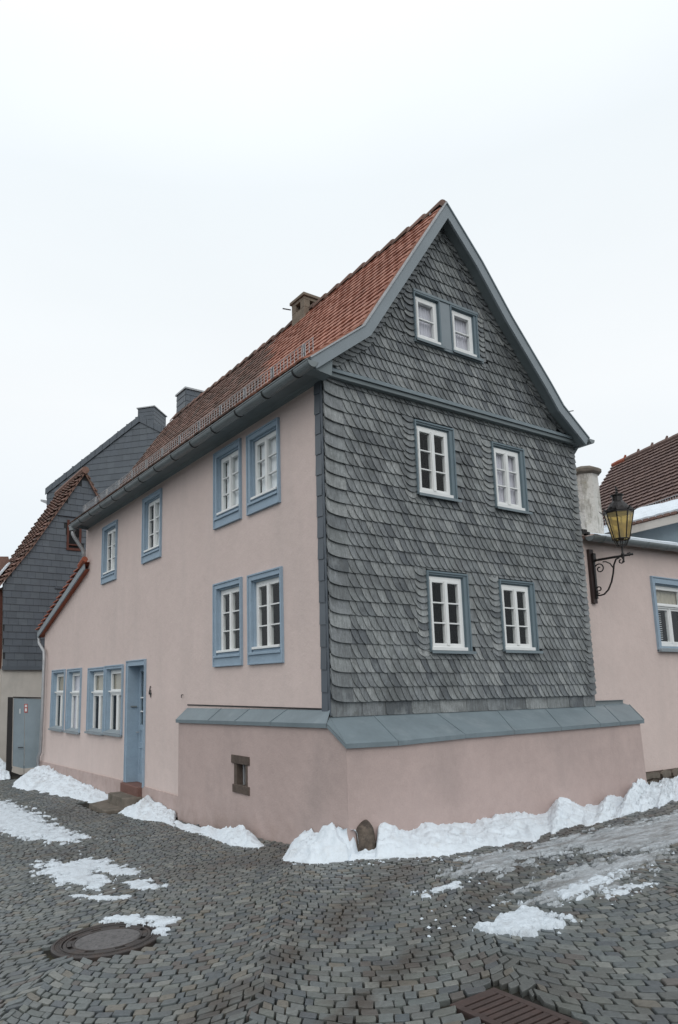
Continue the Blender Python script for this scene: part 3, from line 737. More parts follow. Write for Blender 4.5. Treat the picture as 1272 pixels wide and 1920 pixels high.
b.prism([(p[0], -.02, p[1]) for p in pts], (0, YE-.03, 0)); b.build('cornice', CORN, H)
b = MB(); b.prism([(-.36, YF+.031, 4.12), (-.30, YF+.031, 4.02), (-.02, YF+.031, 3.99), (.0, YF+.031, 4.20)], (0, .17, 0)); b.build('eaves_return', CORN, H)
b = MB(); b.prism([(p[0], YE-.05, p[1]) for p in [(-.34, 4.10), (-.30, 4.02), (.02, 4.0), (.5, 4.74)]], (0, .06, 0)); b.build('eaves_end', CORN, H)
sg = None; b = MB()
P0, n0 = slope_pt(.32), slope_n(.0)[0]; base = Vector((P0.x, P0.y))+n0*.035
Zg = Vector((-.03, 1)).normalized()
GH = .205
for hh in (.0, .1, .2):
    q = base+Zg*hh; b.tube([(q.x, -.12, q.y), (q.x, 9.2, q.y)], .0045 if hh != .1 else .0035, 5)
sg = b.build('snow_guard', GALV, H)
b = MB(); y = -.10
while y < 9.2:
    a = base; c = base+Zg*GH; b.box(a.x-.0035, a.x+.0035, y-.0035, y+.0035, a.y, c.y); y += .082
o = b.build('guard_wires', GALV, sg); o['kind'] = 'stuff'
for i in range(13):
    yy = .12+i*.745; a = base-Zg*.0; c = base+Zg*(GH+.02)
    b = MB(); b.box(a.x+.008, a.x+.014, yy-.02, yy+.02, a.y-.02, c.y); b.box(a.x+.008, a.x+.03, yy-.02, yy-.014, a.y-.02, c.y); b.build('guard_bracket', GALV, sg)
# downpipe at the far end of the gutter
b = MB(); pp = [at((137, 992), 0, -.375), at((138, 1012), 0, -.36), at((143, 1024), 0, -.33), at((155, 1033), 0, -.12), at((156, 1048), 0, -.08)]
yy = 9.25
pts = [(GX, yy, 3.99), (GX, yy, 3.86), (GX+.04, yy, 3.78), (-.14, yy, 3.52), (-.10, yy, 3.44), (-.10, yy, 3.16)]
b.tube(pts, .042, 10); b.build('downpipe', GALV, H, smooth=True)
b = MB(); b.lathe([(.085, 0), (.09, .1), (.05, -.0)][:2], (GX, yy, 3.93), 10); b.build('gutter_outlet', ZINCD, H)
# --- lean-to roof edge at the far end
wv = [at((157, 1055), 0, -.14), at((70, 1185), 0, -.14)]
va, vb = Vector(wv[0]), Vector(wv[1]); dv = (vb-va)
b = MB(); up = Vector((0, -dv.z, dv.y)).normalized(); up = up if up.z > 0 else -up
b.prism([va-up*.02, vb-up*.02, vb-up*.17, va-up*.17], (.03, 0, 0)); wing = b.build('wing_verge_board', FASC, H)
b = MB(); a_ = va+Vector((.03, 0, 0)); c_ = vb+Vector((.03, 0, 0)); b.add([a_-up*.03, c_-up*.03, c_-up*.03+Vector((5, 0, 0)), a_-up*.03+Vector((5, 0, 0))], [(0, 1, 2, 3)])
b.add([a_-up*.16, c_-up*.16, c_-up*.16+Vector((.15, 0, 0)), a_-up*.16+Vector((.15, 0, 0))], [(0, 1, 2, 3)])
b.build('wing_roof', TILER, H)
nTl = 14; its = []
for i in range(nTl):
    for k in range(3):
        t0, t1 = i/nTl, (i+1.25)/nTl; p0 = va+dv*t0; p1 = va+dv*min(t1, 1.03)
        xo = Vector((-.03+k*.20, 0, 0)); w_ = Vector((.205, 0, 0)); lf = up*.085
        b = MB(); q = [p0+xo+up*.0, p0+xo+w_+up*.0, p1+xo+w_+lf, p1+xo+lf]
        q2 = [p_+up*.03 for p_ in q]
        its.append((np.array([tuple(v) for v in q+q2]), [(0, 1, 2, 3), (4, 5, 6, 7), (0, 1, 5, 4), (1, 2, 6, 5), (2, 3, 7, 6), (3, 0, 4, 7)], random.random()*.99))
pieces(its, 'wing_tile', TILER, H, 'wing_tiles', 60)
b = MB(); b.tube([va+Vector((0, -.1, .07)), va+Vector((0, .25, -.04))], .07, 8); b.build('wing_ridge_tile', TILER, H)
gq = vb+Vector((.0, .05, -.02)); b = MB()
pts = [at(p, 0, -.10) for p in ((73, 1188), (74, 1206), (83, 1222), (83, 1240), (80, 1330), (76, 1410), (72, 1420), (71, 1445))]
b.tube([Vector(p) for p in pts], .042, 10); b.build('downpipe', GALV, H, smooth=True)
b = MB(); q = Vector(pts[0]); b.tube([q+Vector((-.0, .02, .03)), q+Vector((.6, .02, .03))], .07, 10); b.build('wing_gutter', GALV, H)
q = Vector(pts[-1]); b = MB(); b.lathe([(.06, 0), (.065, .12), (.05, .12)], (q.x, q.y, q.z-.06), 10); b.build('downpipe_shoe', IRON, H)

# --- chimneys
rx, rz_ = A0.x, A0.y
c1 = at((576, 590), 0, rx); cy_ = c1[1]
b = MB(); s_ = .205
def hollow(b, x, y, z0, z1, s_, oh):
    for dx in (-1, 1):
        for dy in (-1, 1): b.box(x+dx*s_-.06*(dx > 0)-.0, x+dx*s_+.06*(dx < 0), y+dy*s_-.07*(dy > 0), y+dy*s_+.07*(dy < 0), z0, z1)
cz = at((576, 556), 0, rx)[2]-.07
print('chimney', cy_, rz_, cz)
b.box(rx-s_, rx+s_, cy_-s_, cy_+s_, rz_-.6, cz-.28); b.box(rx-s_+.10, rx+s_-.10, cy_-s_+.10, cy_+s_-.10, cz-.28, cz-.07)
b.box(rx-s_, rx+s_, cy_-s_, cy_+s_, cz-.13, cz-.07)
for q in ((-s_, -s_+.13), (s_-.13, s_)):
    for p_ in ((-s_, -s_+.13), (s_-.13, s_)): b.box(rx+q[0], rx+q[1], cy_+p_[0], cy_+p_[1], cz-.28, cz-.13)
ch = b.build('chimney', MORTAR, H, bevel=.008)
b = MB(); b.box(rx-s_-.03, rx+s_+.03, cy_-s_-.03, cy_+s_+.03, cz-.069, cz-.01); b.build('chimney_cap', MORTAR, ch, bevel=.01)
b = MB(); b.tube([(rx-s_-.02, cy_+s_, cz-.16), (rx-s_-.17, cy_+s_+.05, cz-.15)], .012, 5); b.build('chimney_hook', IRON, ch)
rx2 = 3.2; q0 = at((332, 742), 0, rx2); q1 = at((383, 738), 1, q0[1]-.75)
yc = q0[1]; x_a = rx2; sx = .6
print('slate chimney', q0, q1)
def slate_shaft(b_parent, x0, x1, y0, y1, z0, z1, name='slate'):
    it = []
    for (ax, u0, u1) in (('x', y0, y1), ('y', x0, x1)):
        z = z0; r_ = 0
        while z < z1-.02:
            u = u0-(.12 if r_ % 2 else 0)
            while u < u1:
                a, c = max(u, u0), min(u+.26, u1); u += .26
                if c-a < .03: continue
                zz = min(z+.21, z1)
                if ax == 'x': f = lambda p, d, h: (x0-d, p, h)
                else: f = lambda p, d, h: (p, y0-d, h)
                vs = [f(a+.002, .016, z), f(c-.002, .016, z), f(c-.002, .004, zz), f(a+.002, .004, zz), f(a+.002, 0, z), f(c-.002, 0, z), f(c-.002, 0, zz), f(a+.002, 0, zz)]
                it.append((np.array(vs), [(0, 1, 2, 3), (0, 1, 5, 4), (1, 2, 6, 5), (0, 3, 7, 4)], random.random()*.99))
            z += .185; r_ += 1
    pieces(it, name, SLATEN, b_parent, 'small_slates', 60)
zt = q0[2]
b = MB(); b.box(x_a, x_a+sx, yc-.62, yc, 4.5, zt); ch2 = b.build('slate_chimney', SLATEB, H)
slate_shaft(ch2, x_a, x_a+sx, yc-.62, yc, zt-1.3, zt-.02)
b = MB(); b.box(x_a-.04, x_a+sx+.04, yc-.66, yc+.04, zt-.02, zt+.03); b.build('chimney_cap', GALV, ch2)
# ================================================================== slate cladding of the gable side
def slate_item(poly, y0, H_, W_, x0, z0, lift=.0, th=.018, kz=.034, kx=.026):
    """poly in (x, z) relative to (x0, z0); the lower and left edges stand out"""
    n_ = len(poly); jt = U(-.0035, .0035); vs = []
    for x, z in poly:
        d = lift+kz*(1-z/H_)+kx*(1-x/W_)+jt*(x/W_-.5)+.004
        vs.append((x0+x, y0-d, z0+z))
    for (x, y, z) in list(vs): vs.append((x, y+th, z))
    fs = [tuple(range(n_))]+[(i, (i+1) % n_, n_+(i+1) % n_, n_+i) for i in range(n_)]
    return (np.array(vs), fs, random.random()*.999)
def field(items, y0, z0, z1, p, bounds, holes, wmin=.088, wmax=.135, corner=False):
    r = 0; z = z0
    while z < z1-.03:
        zt = min(z+p, z1); a, c = bounds(z, zt)
        iv = [(a, c)]
        for h in holes:
            ov = min(zt, h[3])-max(z, h[2])
            if ov > .5*p:
                nv = []
                for (s, e) in iv:
                    if h[1] <= s or h[0] >= e: nv.append((s, e)); continue
                    if h[0]-s > .03: nv.append((s, h[0]))
                    if e-h[1] > .03: nv.append((h[1], e))
                iv = nv
        for h in holes:                      # short slates closing the course above a window
            if z < h[3] < zt-.02 and min(zt, h[3])-max(z, h[2]) > .5*p:
                x = h[0]
                while x < h[1]-.02:
                    wd = min(U(wmin, wmax), h[1]-x); q = h[3]-z-.004
                    items.append(slate_item([(0, q+.012), (.02, q), (wd+.02, q), (wd+.02, zt-z+.05), (0, zt-z+.05)], y0, zt-z+.06, wd+.1, x, z, lift=.004)); x += wd
        for (s, e) in iv:
            x = s; first = True
            if corner and s <= a+.001:
                jj = U(-.012, .012)
                for k in (2, 1, 0):
                    zs = (.155, .10, .05)[k]*(p/.17)+jj*.3; xe = (.20, .235, .265)[k]+jj
                    pl = [(-.0+xe*(1-math.cos(t*math.pi/2)), zs*(1-math.sin(t*math.pi/2))) for t in (0, .2, .4, .6, .8, 1)]
                    pl += [(xe+.05, 0), (xe+.05, zt-z+.05), (-.0, zt-z+.05)]
                    items.append(slate_item(pl, y0, .22, .30, s-.004, z, lift=.001+.009*k))
                x = s+.19; first = False
            while x < e-.02:
                wd = U(wmin, wmax); hh = zt-z+.055; W_ = wd+.13
                for h in holes:
                    if h[0]+.175 < x+wd+.14 and x < h[1] and z < h[2]+.02 < z+hh+.02: hh = min(hh, max(h[2]-z-.012, .05))
                a_ = U(.055, .08); sk = .42
                if x+wd > e-.05: wd = e-x
                pl = []
                for t in (0, .22, .45, .65, .82, 1):
                    xx = a_*(1-math.cos(t*math.pi/2)); zz = (zt-z)*(1-math.sin(t*math.pi/2))
                    pl.append((xx+sk*((zt-z)-zz)*.55+U(-.003, .003), zz+(U(-.004, .004) if t == 1 else 0)))
                jb = U(-.004, .004)
                pl += [(W_+.03, jb), (W_-.02, hh), (-.004, hh)]
                if first: pl = [(max(0, q[0]-a_-.04), q[1]) for q in pl]
                pl = [(min(q[0], e-x+.004), min(q[1], hh)) for q in pl]
                items.append(slate_item(pl, y0, zt-z+.055, W_, x, z))
                x += wd; first = False
        z += p; r += 1
def scallops(items, y0, x0, x1, z0, z1, p=.088, lift=.018, flip=False, lean=0.):
    z = z1-p; W_ = x1-x0
    k = 0; zs = []
    z = z0
    while z < z1-.02: zs.append(z); z += p*U(.92, 1.08)
    for z in zs:
        pl = [(0, .085), (.06*W_, .05), (.2*W_, .02), (.42*W_, .0), (.68*W_, .0), (.9*W_, .016), (W_, .03)]
        if flip: pl = [(W_-q[0], q[1]) for q in pl][::-1]
        j = U(-.006, .006); sh = lean*(z-z0)
        pl = [(q[0]+U(-.003, .003)+sh, q[1]+j) for q in pl]
        pl += [(W_+sh, .15), (sh, .15)]
        items.append(slate_item(pl, y0, .15, W_, x0, z, lift=lift, kx=.004 if not flip else -.004))
SW = [rect_x((776, 789), (850, 801), (858, 936), (784, 926), -.062), rect_x((921, 829), (981.5, 841), (991, 960), (930, 951), -.062),
      rect_x((800, 1069), (877, 1077), (885, 1222), (807, 1218), -.062), rect_x((936, 1087), (1001, 1091), (1010, 1220), (944, 1219), -.062)]
YS = -.0
b = MB(); wall_cells(b, .0, 5.04, -.09, 4.2, [(w_[0]+.02, w_[1]-.06, w_[2]+.02, w_[3]-.02) for w_ in SW], lambda x, z: (x, -.008, z)); b.box(5.03, 5.042, -.0081, .119, -.09, 4.2); clad = b.build('slate_cladding', SLATE, H)
sl = []
whole = [(w_[0]-.19, w_[1]+.0, w_[2]-.0, w_[3]+.02) for w_ in SW]
field(sl, -.008, .09, 4.17, .1705, lambda a, c: (.0, 4.90), whole, corner=True)
# starter course of long slates
x = 0
while x < 5.0:
    wd = min(U(.34, .52), 5.04-x)
    pl = [(0, .02), (.03, 0), (wd+.03 if x+wd < 5. else wd, 0), (wd+.02 if x+wd < 5. else wd, .2), (0, .2)]
    sl.append(slate_item(pl, -.008, .22, wd+.03, x, -.075, kz=.010, kx=.008)); x += wd
for w_ in SW: scallops(sl, -.008, w_[0]-.205, w_[0]+.006, w_[2]-.085, w_[3]-.0)
scallops(sl, -.008, 4.83, 5.045, .09, 4.14, p=.092, lift=.014, flip=False)
pieces(sl, 'slate', SLATE, clad, 'slate_shingles', 300)
print('slates', len(sl))
# corner edging towards the street
z = -.06; its = []
while z < 4.06:
    h_ = min(.265, 4.08-z)
    vs = [(-.026, .002, z), (-.026, .115, z+.008), (-.014, .118, z+h_+.03), (-.014, .002, z+h_+.03), (-.018, .002, z), (-.018, .115, z+.008), (-.004, .118, z+h_+.03), (-.004, .002, z+h_+.03)]
    vs = [(v[0]+U(-.001, .001), v[1]+U(-.004, .004), v[2]) for v in vs]
    its.append((np.array(vs), [(0, 1, 2, 3), (4, 5, 6, 7), (0, 1, 5, 4), (1, 2, 6, 5), (2, 3, 7, 6), (3, 0, 4, 7)], random.random()*.99)); z += .262
pieces(its, 'edging_slate', SLATEN, clad, 'edging', 300)
b = MB(); b.box(-.014, .0, -.034, .004, -.06, 4.08); b.build('corner_board', SLATEN, clad)
for i, (x0, x1, z0, z1) in enumerate(SW):
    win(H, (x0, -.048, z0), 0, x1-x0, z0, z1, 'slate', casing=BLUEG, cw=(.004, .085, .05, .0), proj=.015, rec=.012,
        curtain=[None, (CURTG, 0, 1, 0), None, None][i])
# attic gable, slightly jettied
YG = -.052
ING = off_prof(PR, .07)
def xl(z):
    for (a, c) in zip(ING[:2], ING[1:3]):
        if a[1] <= z <= c[1]: return a[0]+(c[0]-a[0])*(z-a[1])/(c[1]-a[1])
    return ING[0][0] if z < ING[0][1] else ING[2][0]
def xr(z):
    for (a, c) in zip(ING[2:], ING[3:]):
        if c[1] <= z <= a[1]: return a[0]+(c[0]-a[0])*(a[1]-z)/(a[1]-c[1])
    return ING[-1][0]
ZJ = 4.185
AW = rect_x((780, 546), (893, 590), (900, 672), (785, 632), YG)
print('attic win', AW)
AW = (1.575, 2.86, 4.985, 5.70)
b = MB(); lv = sorted({ZJ, AW[2]+.02, AW[3]-.02, *[q[1] for q in ING if q[1] > ZJ]})
for z0, z1 in zip(lv[:-1], lv[1:]):
    e_ = 1e-4; L0, L1_, R0_, R1_ = max(xl(z0+e_), -.1), max(xl(z1-e_), -.1), min(xr(z0+e_), 5.07), min(xr(z1-e_), 5.07)
    if z0 >= AW[2] and z1 <= AW[3]: segs_ = [(L0, L1_, AW[0]+.02, AW[0]+.02), (2.08, 2.08, 2.295, 2.295), (AW[1]-.05, AW[1]-.05, R0_, R1_)]
    else: segs_ = [(L0, L1_, R0_, R1_)]
    for a, a2, c, c2 in segs_: b.add([(a, YG+.012, z0), (c, YG+.012, z0), (c2, YG+.012, z1), (a2, YG+.012, z1)], [(0, 1, 2, 3)])
attic = b.build('attic_cladding', SLATE, H)
ag = []
def gb(z, zt):
    zm = max(z, ZJ); return max(xl(zm)+.14, -.02), min(xr(zt)-.07, 5.03)
field(ag, YG+.012, ZJ+.02, 7.05, .165, gb, [(AW[0]-.17, AW[1]+.15, AW[2], AW[3]+.02)], wmin=.08, wmax=.118)
# border slates following the two rakes
def rake(pr, right):
    a_pts = pr
    segs = list(zip(a_pts[:-1], a_pts[1:]))
    for (p0, p1) in segs:
        p0 = Vector(p0); p1 = Vector(p1)
        if right: p0, p1 = p1, p0
        Ln = (p1-p0).length; n_ = max(1, int(Ln/.105))
        for i in range(n_):
            q = p0+(p1-p0)*((i+U(-.05, .05))/n_)
            if q.y < ZJ+.03: continue
            if not right:
                flat = (p1-p0).normalized(); ln = .245+U(-.015, .015)
                pl = [(0.0, .0), (.05, -.025), (.12, -.045), (.19, -.045), (ln, -.01), (ln+.012, .05), (ln-.01, .10), (.10, .17), (-.0, .12)]
                if flat.y < .75: pl = [(x*1.25, z*1.05) for x, z in pl]
            else:
                ln = .20+U(-.01, .01)
                pl = [(0.0, -.03), (-.0, .12), (-.10, .16), (-ln, .12), (-ln-.02, .04), (-ln+.03, -.0), (-.10, -.05)]
            vs_it = slate_item(pl, YG+.012, .16, .25, q.x, q.y, lift=.030, kx=.004 if not right else -.004)
            ag.append(vs_it)
rake(ING[:3], False); rake(ING[2:], True)
scallops(ag, YG+.012, AW[0]-.18, AW[0]+.01, AW[2]-.085, AW[3]+.06, p=.095)
scallops(ag, YG+.012, AW[1]-.0, AW[1]+.15, AW[2]-.085, AW[3]-.02, p=.08)
pieces(ag, 'slate', SLATE, attic, 'slate_shingles', 300)
xm0, xm1 = 2.085, 2.29
for (x0, x1) in ((AW[0], xm0), (xm1, AW[1])):
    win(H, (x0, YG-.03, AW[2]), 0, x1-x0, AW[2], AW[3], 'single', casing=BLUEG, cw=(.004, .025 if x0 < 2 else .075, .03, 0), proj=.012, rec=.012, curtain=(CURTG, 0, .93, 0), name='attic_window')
b = MB(); b.box(xm0+.001, xm1-.001, YG-.045, YG+.03, AW[2], AW[3]); b.build('window_post', FASC, H, bevel=.004)
b = MB(); b.box(AW[0]-.02, AW[1]+.06, YG-.065, YG-.018, AW[2]-.05, AW[2]-.019); b.build('attic_sill', ZINC, H)
b = MB(); b.box(AW[0]-.0, AW[1]+.02, YG-.06, YG-.032, AW[3]+.001, AW[3]+.035); b.build('attic_head', ZINC, H)
# drip band under the attic
b = MB(); b.prism([(-.10, -.145, ZJ-.028), (-.10, YG-.02, ZJ+.035), (-.10, YG+.0, ZJ+.035), (-.10, YG, ZJ-.02)], (5.19, 0, 0))
b.box(-.10, 5.09, -.150, -.135, ZJ-.065, ZJ-.026); b.build('drip_band', ZINC, H)
b = MB(); b.box(-.08, 5.07, -.125, -.0, ZJ-.12, ZJ-.035); b.build('jetty_board', CORN, H)
b = MB(); b.prism([(5.02, -.02, 4.0), (5.02, -.16, 4.16), (5.10, -.16, 4.16), (5.10, -.02, 4.0)], (0, 0, .0)) if False else b.prism([(5.045, .0, 3.93), (5.045, -.17, 4.12), (5.045, -.17, 4.19), (5.045, 0, 4.19)], (.05, 0, 0)); b.build('corner_bracket', CORN, H)
# right eaves: gutter end and snow hook
pe = PR[-1]
b = MB(); halfpipe(b, pe[0]+.03, pe[1]-.02, .07, YF-.03, 9.3); m_ = 11
b.add([(pe[0]+.03+.07*math.cos(math.pi*(1+k/10)), YF-.03, pe[1]-.02+.07*math.sin(math.pi*(1+k/10))) for k in range(11)], [tuple(range(11))]); b.build('gutter', ZINCD, H)
b = MB(); q = at((1066, 782), 1, -.05); b.tube([q, q+np.array([.0, -.01, .10])], .008, 5); b.tube([q+np.array([-.10, 0, .06]), q+np.array([.15, 0, .14])], .008, 5); b.build('snow_hook', IRON, H)
b = MB(); b.add([(4.3, -.02, 4.0), (5.13, -.02, 3.98), (5.13, .3, 3.98), (4.3, .3, 4.)], [(0, 1, 2, 3)]); b.build('rear_soffit', CORN, H)
# ================================================================== right-hand neighbour (plane y = .12)
RH = thing('side_house', 'low pink neighbour house with one blue framed window and white chimney at the right edge', 'house', (6.5, .12, -1.2))
def rel(b, par):                              # vertices given in world space, parent already placed
    o = Vector(par.location); b.v = [(v[0]-o.x, v[1]-o.y, v[2]-o.z) for v in b.v]; return b
RY_ = .12
ez0 = at((1095, 1008), 1, RY_); ez1 = at((1272, 1028), 1, RY_)
RWN = rect_x((1218, 1080), (1400, 1093), (1400, 1216), (1233, 1221), RY_); WX0, WX1, WZ0, WZ1 = 7.14, 8.30, .80, 2.11
b = MB(); wall_cells(b, 5.0, 14., -2.2, 2.70, [(WX0+.02, WX1-.02, WZ0+.02, WZ1-.02)], lambda x, z: (x, RY_, z))
b.add([(14, RY_, -2.2), (14, 6, -2.2), (14, 6, 2.7), (14, RY_, 2.7)], [(0, 1, 2, 3)])
rel(b, RH).build('wall', PINK, RH)
b = MB(); x = 5.46; its = []
while x < 9.5:                                # rubble plinth
    for zz, hh in ((-1.72, .24), (-1.47, .19), (-1.27, .115)):
        wd = U(.22, .45); vs = []
        o_ = U(0, .03)
        g_ = .012
        for (dx, dz) in ((g_, g_), (wd*.5, .0), (wd-g_, g_), (wd-.0, hh*.5), (wd-g_, hh-g_), (wd*.5, hh-.004), (g_, hh-g_), (0, hh*.5)):
            vs.append((x+dx+U(-.012, .012)-RH.location.x, RY_-.045-o_-RH.location.y, zz+dz+U(-.012, .012)-RH.location.z))
        v2 = [(v[0], v[1]+.09, v[2]) for v in vs]
        v3 = [(v[0]*1, v[1]+.0, v[2]) for v in vs]
        its.append((np.array(vs+v2), [tuple(range(8))]+[(i, (i+1) % 8, 8+(i+1) % 8, 8+i) for i in range(8)], random.random()*.9))
    x += .33
pieces(its, 'stone', SAND, RH, 'stones', 300)
b = MB(); rel(b.box(5.46, 14, RY_-.03, RY_, -2.2, -1.155), RH).build('plinth_mortar', BROWNS, RH)
o = win(RH, (WX0-RH.location.x, RY_-RH.location.y, WZ0-RH.location.z), 0, WX1-WX0, WZ0, WZ1, 'toplight', cw=(.105, .10, .12, .085), rec=.05, curtain=(CURTB, 0, 1, .72))
# blinds slats inside
for k in range(17):
    b = MB(); b.box(.24, .46, .13, .15, .22+k*.038, .228+k*.038); b.build('blind_slat', CURT, o)
b = MB(); halfpipe(b, 0, 0, .085, 0, 8.5); b.v = [(5.25+v[1], RY_-.16+v[0], 2.60+v[2]+v[1]*.026) for v in b.v]
b.add([(5.25, RY_-.16+.085*math.cos(math.pi*(1+k/10)), 2.60+.085*math.sin(math.pi*(1+k/10))) for k in range(11)], [tuple(range(11))])
gt = rel(b, RH).build('gutter', ZINCD, RH)
for k in range(9):
    b = MB(); xx = 5.55+k*.62; b.tube([(xx, RY_-.16+.09*math.cos(math.pi*(1+j/8)), 2.60+(xx-5.25)*.026+.09*math.sin(math.pi*(1+j/8))) for j in range(9)], .008, 4); rel(b, RH).build('gutter_bracket', ZINCD, gt)
b = MB(); b.prism([(5.06, RY_-.07, 2.61), (5.06, 2.6, 3.35), (5.06, 2.6, 3.30), (5.06, RY_-.07, 2.56)], (9., 0, 0))
for v in range(4, 8): b.v[v] = (b.v[v][0], b.v[v][1], b.v[v][2]+.23)
rf = rel(b, RH).build('roof', TILEB, RH)
b = MB(); n_ = 46                                # snow lying on the eaves
for i in range(n_):
    x0 = 5.62+i*.18; x1 = x0+.18; z0 = 2.655+(x0-5.25)*.026; z1 = 2.655+(x1-5.25)*.026; h0 = .012+.035*min(1, (x0-5.6)/.8)+.012*nz2(x0, 0, 2.1); h1 = .012+.035*min(1, (x1-5.6)/.8)+.012*nz2(x1, 0, 2.1)
    y0_ = RY_-.12
    b.add([(x0, y0_, z0-.02), (x1, y0_, z1-.02), (x1, y0_, z1+h1-.02), (x0, y0_, z0+h0-.02), (x0, y0_+.06, z0+h0+.01), (x1, y0_+.06, z1+h1+.01), (x0, 2.55, z0+.74), (x1, 2.55, z1+.74)], [(0, 1, 2, 3), (3, 2, 5, 4), (4, 5, 7, 6)])
rel(b, RH).build('roof_snow', SNOW, rf, kind='stuff')
b = MB(); q = at((1092, 1000), 1, RY_-.1)
for k in range(5):
    a = random.random()*6; b.box(q[0]-.16+k*.07, q[0]-.10+k*.07, q[1]-.02, q[1]+.06, q[2]-.02+U(-.02, .03), q[2]+.03+U(0, .05))
rel(b, RH).build('eaves_debris', IRON, RH, kind='stuff')
# chimney with a concrete cap
cL, cR = at((1092, 1000), 1, .75), at((1137, 1003), 1, .75); ct = at((1112, 893), 1, .75)
cw_ = cR[0]-cL[0]; xx0 = cL[0]; print('chim', cL, cR, ct)
b = MB(); r_ = .25; cxx, cyy = (cL[0]+cR[0])/2, .75+.1
b.lathe([(r_*1.04, 0), (r_*1.0, .3), (r_*.99, .7), (r_*.93, ct[2]-cL[2]+.35)], (cxx, cyy, cL[2]-.35), 8, rad(22.5))
rel(b, RH); b.v = [(v[0]+.008*nz2(v[0]*5, v[2]*5), v[1], v[2]) for v in b.v]
wc = b.build('chimney', PEEL, RH)
b = MB(); b.lathe([(r_*.95, 0), (r_*1.22, .03), (r_*1.22, .085), (r_*1.05, .12), (r_*.75, .155), (.02, .17)], (cxx, cyy, ct[2]-.0), 8, rad(22.5)); rel(b, RH).build('chimney_cap', SAND, wc, bevel=.006)

# ================================================================== big brown roof behind on the right
def VPdir(vp):                                 # horizontal world direction of lines meeting at vp
    v = RW.T@_d(vp); v[2] = 0; return Vector(v/np.linalg.norm(v))
# ridge (1153,872) -> (1272,820); eaves (1185,958) -> (1272,938)
yb = 9.0
BR = thing('brown_roof_house', 'house with large brown plain tiled roof and pointed ridge tiles rising behind the white chimney', 'house', (14, yb, -1))
ry = 9.0
rid = [at((1152, 871), 1, ry+2.3), at((1290, 812), 1, ry-.0)]
def ray_at_dist(p, d): r = RW.T@_d(p); r = r/np.linalg.norm(r[:2]); return Vector(CAM+r*d)
A = ray_at_dist((1150, 873), 29.5); dr_ = -VPdir((213, 1285)); pv = Vector((-dr_.y, dr_.x, 0))
if pv.dot(Vector(CAM)-A) < 0: pv = -pv
rr_ = Vector(RW.T@_d((1083, 982))); t = (A-Vector(CAM)).dot(dr_)/rr_.dot(dr_); Cq = Vector(CAM)+rr_*t
Bq = A+dr_*9.; re2 = Vector(RW.T@_d((1290, 945))); nrm_ = dr_.cross(Cq-A).normalized()
t = (A-Vector(CAM)).dot(nrm_)/re2.dot(nrm_); E_ = Vector(CAM)+re2*t; sdir = (Cq-A).normalized()
Cq = A+sdir*((E_-A)-dr_*(E_-A).dot(dr_)).dot(sdir); Dq = Cq+dr_*9.
print('brown', A, Cq, E_)
nrm = (Bq-A).cross(Cq-A).normalized()
if nrm.z < 0: nrm = -nrm
its = []; rows = 21; cols = 34
for r in range(rows):
    for c in range(cols):
        s0, s1 = (c+(r % 2)*.5-.5)/cols, (c+(r % 2)*.5+.5)/cols; s0 = max(0, s0); s1 = min(1, s1)
        if s1-s0 < .004: continue
        t0, t1 = r/rows, (r+1.12)/rows
        def Pq(s, t): top = A+(Bq-A)*s; bot = Cq+(Dq-Cq)*s; return top+(bot-top)*t
        lw = .055+U(0, .012); q = [Pq(s0+.001, t0), Pq(s1-.001, t0), Pq(s1-.001, t1)+nrm*lw, Pq((s0+s1)/2, t1+.006)+nrm*(lw+.004), Pq(s0+.001, t1)+nrm*lw]
        q += [Pq(s1-.001, t1)-nrm*.01, Pq(s0+.001, t1)-nrm*.01]
        its.append((np.array([tuple(v-BR.location) for v in q]), [(0, 1, 2, 3, 4), (4, 3, 2, 5, 6)], random.random()*.99))
b = MB(); b.prism([A-nrm*.02, Bq-nrm*.02, Dq-nrm*.02, Cq-nrm*.02], -nrm*.08)
rr = rel(b, BR).build('roof', TILEB, BR); rr_items = its
pieces(rr_items, 'roof_tile', TILEB, rr, 'roof_tiles', 300)
inn = Vector((nrm.x, nrm.y, 0)).normalized()
b = MB(); b.add([A, Bq, Bq-inn*3+Vector((0, 0, -3.)), A-inn*3+Vector((0, 0, -3.))], [(0, 1, 2, 3)]); b.add([A, Cq, Cq-inn*6, A-inn*3+Vector((0, 0, -3))], [(0, 1, 2, 3)]); rel(b, BR).build('rear_roof', TILEB, BR)
b = MB(); b.add([Cq-inn*.3, Dq-inn*.3, Vector((Dq.x, Dq.y, -2))-inn*.3, Vector((Cq.x, Cq.y, -2))-inn*.3], [(0, 1, 2, 3)]); rel(b, BR).build('wall', CREAM, BR)
nr = 13; d_ = (Bq-A)
for i in range(nr):
    p0 = A+d_*(i/nr); p1 = A+d_*((i+1.05)/nr); u_ = d_.normalized()
    b = MB(); b.tube([p0+Vector((0, 0, -.0)), p0+(p1-p0)*.5+Vector((0, 0, .01)), p1+Vector((0, 0, .0))], .10, 8, r2=.125)
    b.tube([p1+Vector((0, 0, .10))-u_*.06, p1+Vector((0, 0, .20))-u_*.02], .06, 6, r2=.035)
    o = rel(b, BR).build('ridge_tile', TILER if i == 0 else TILEB, BR)
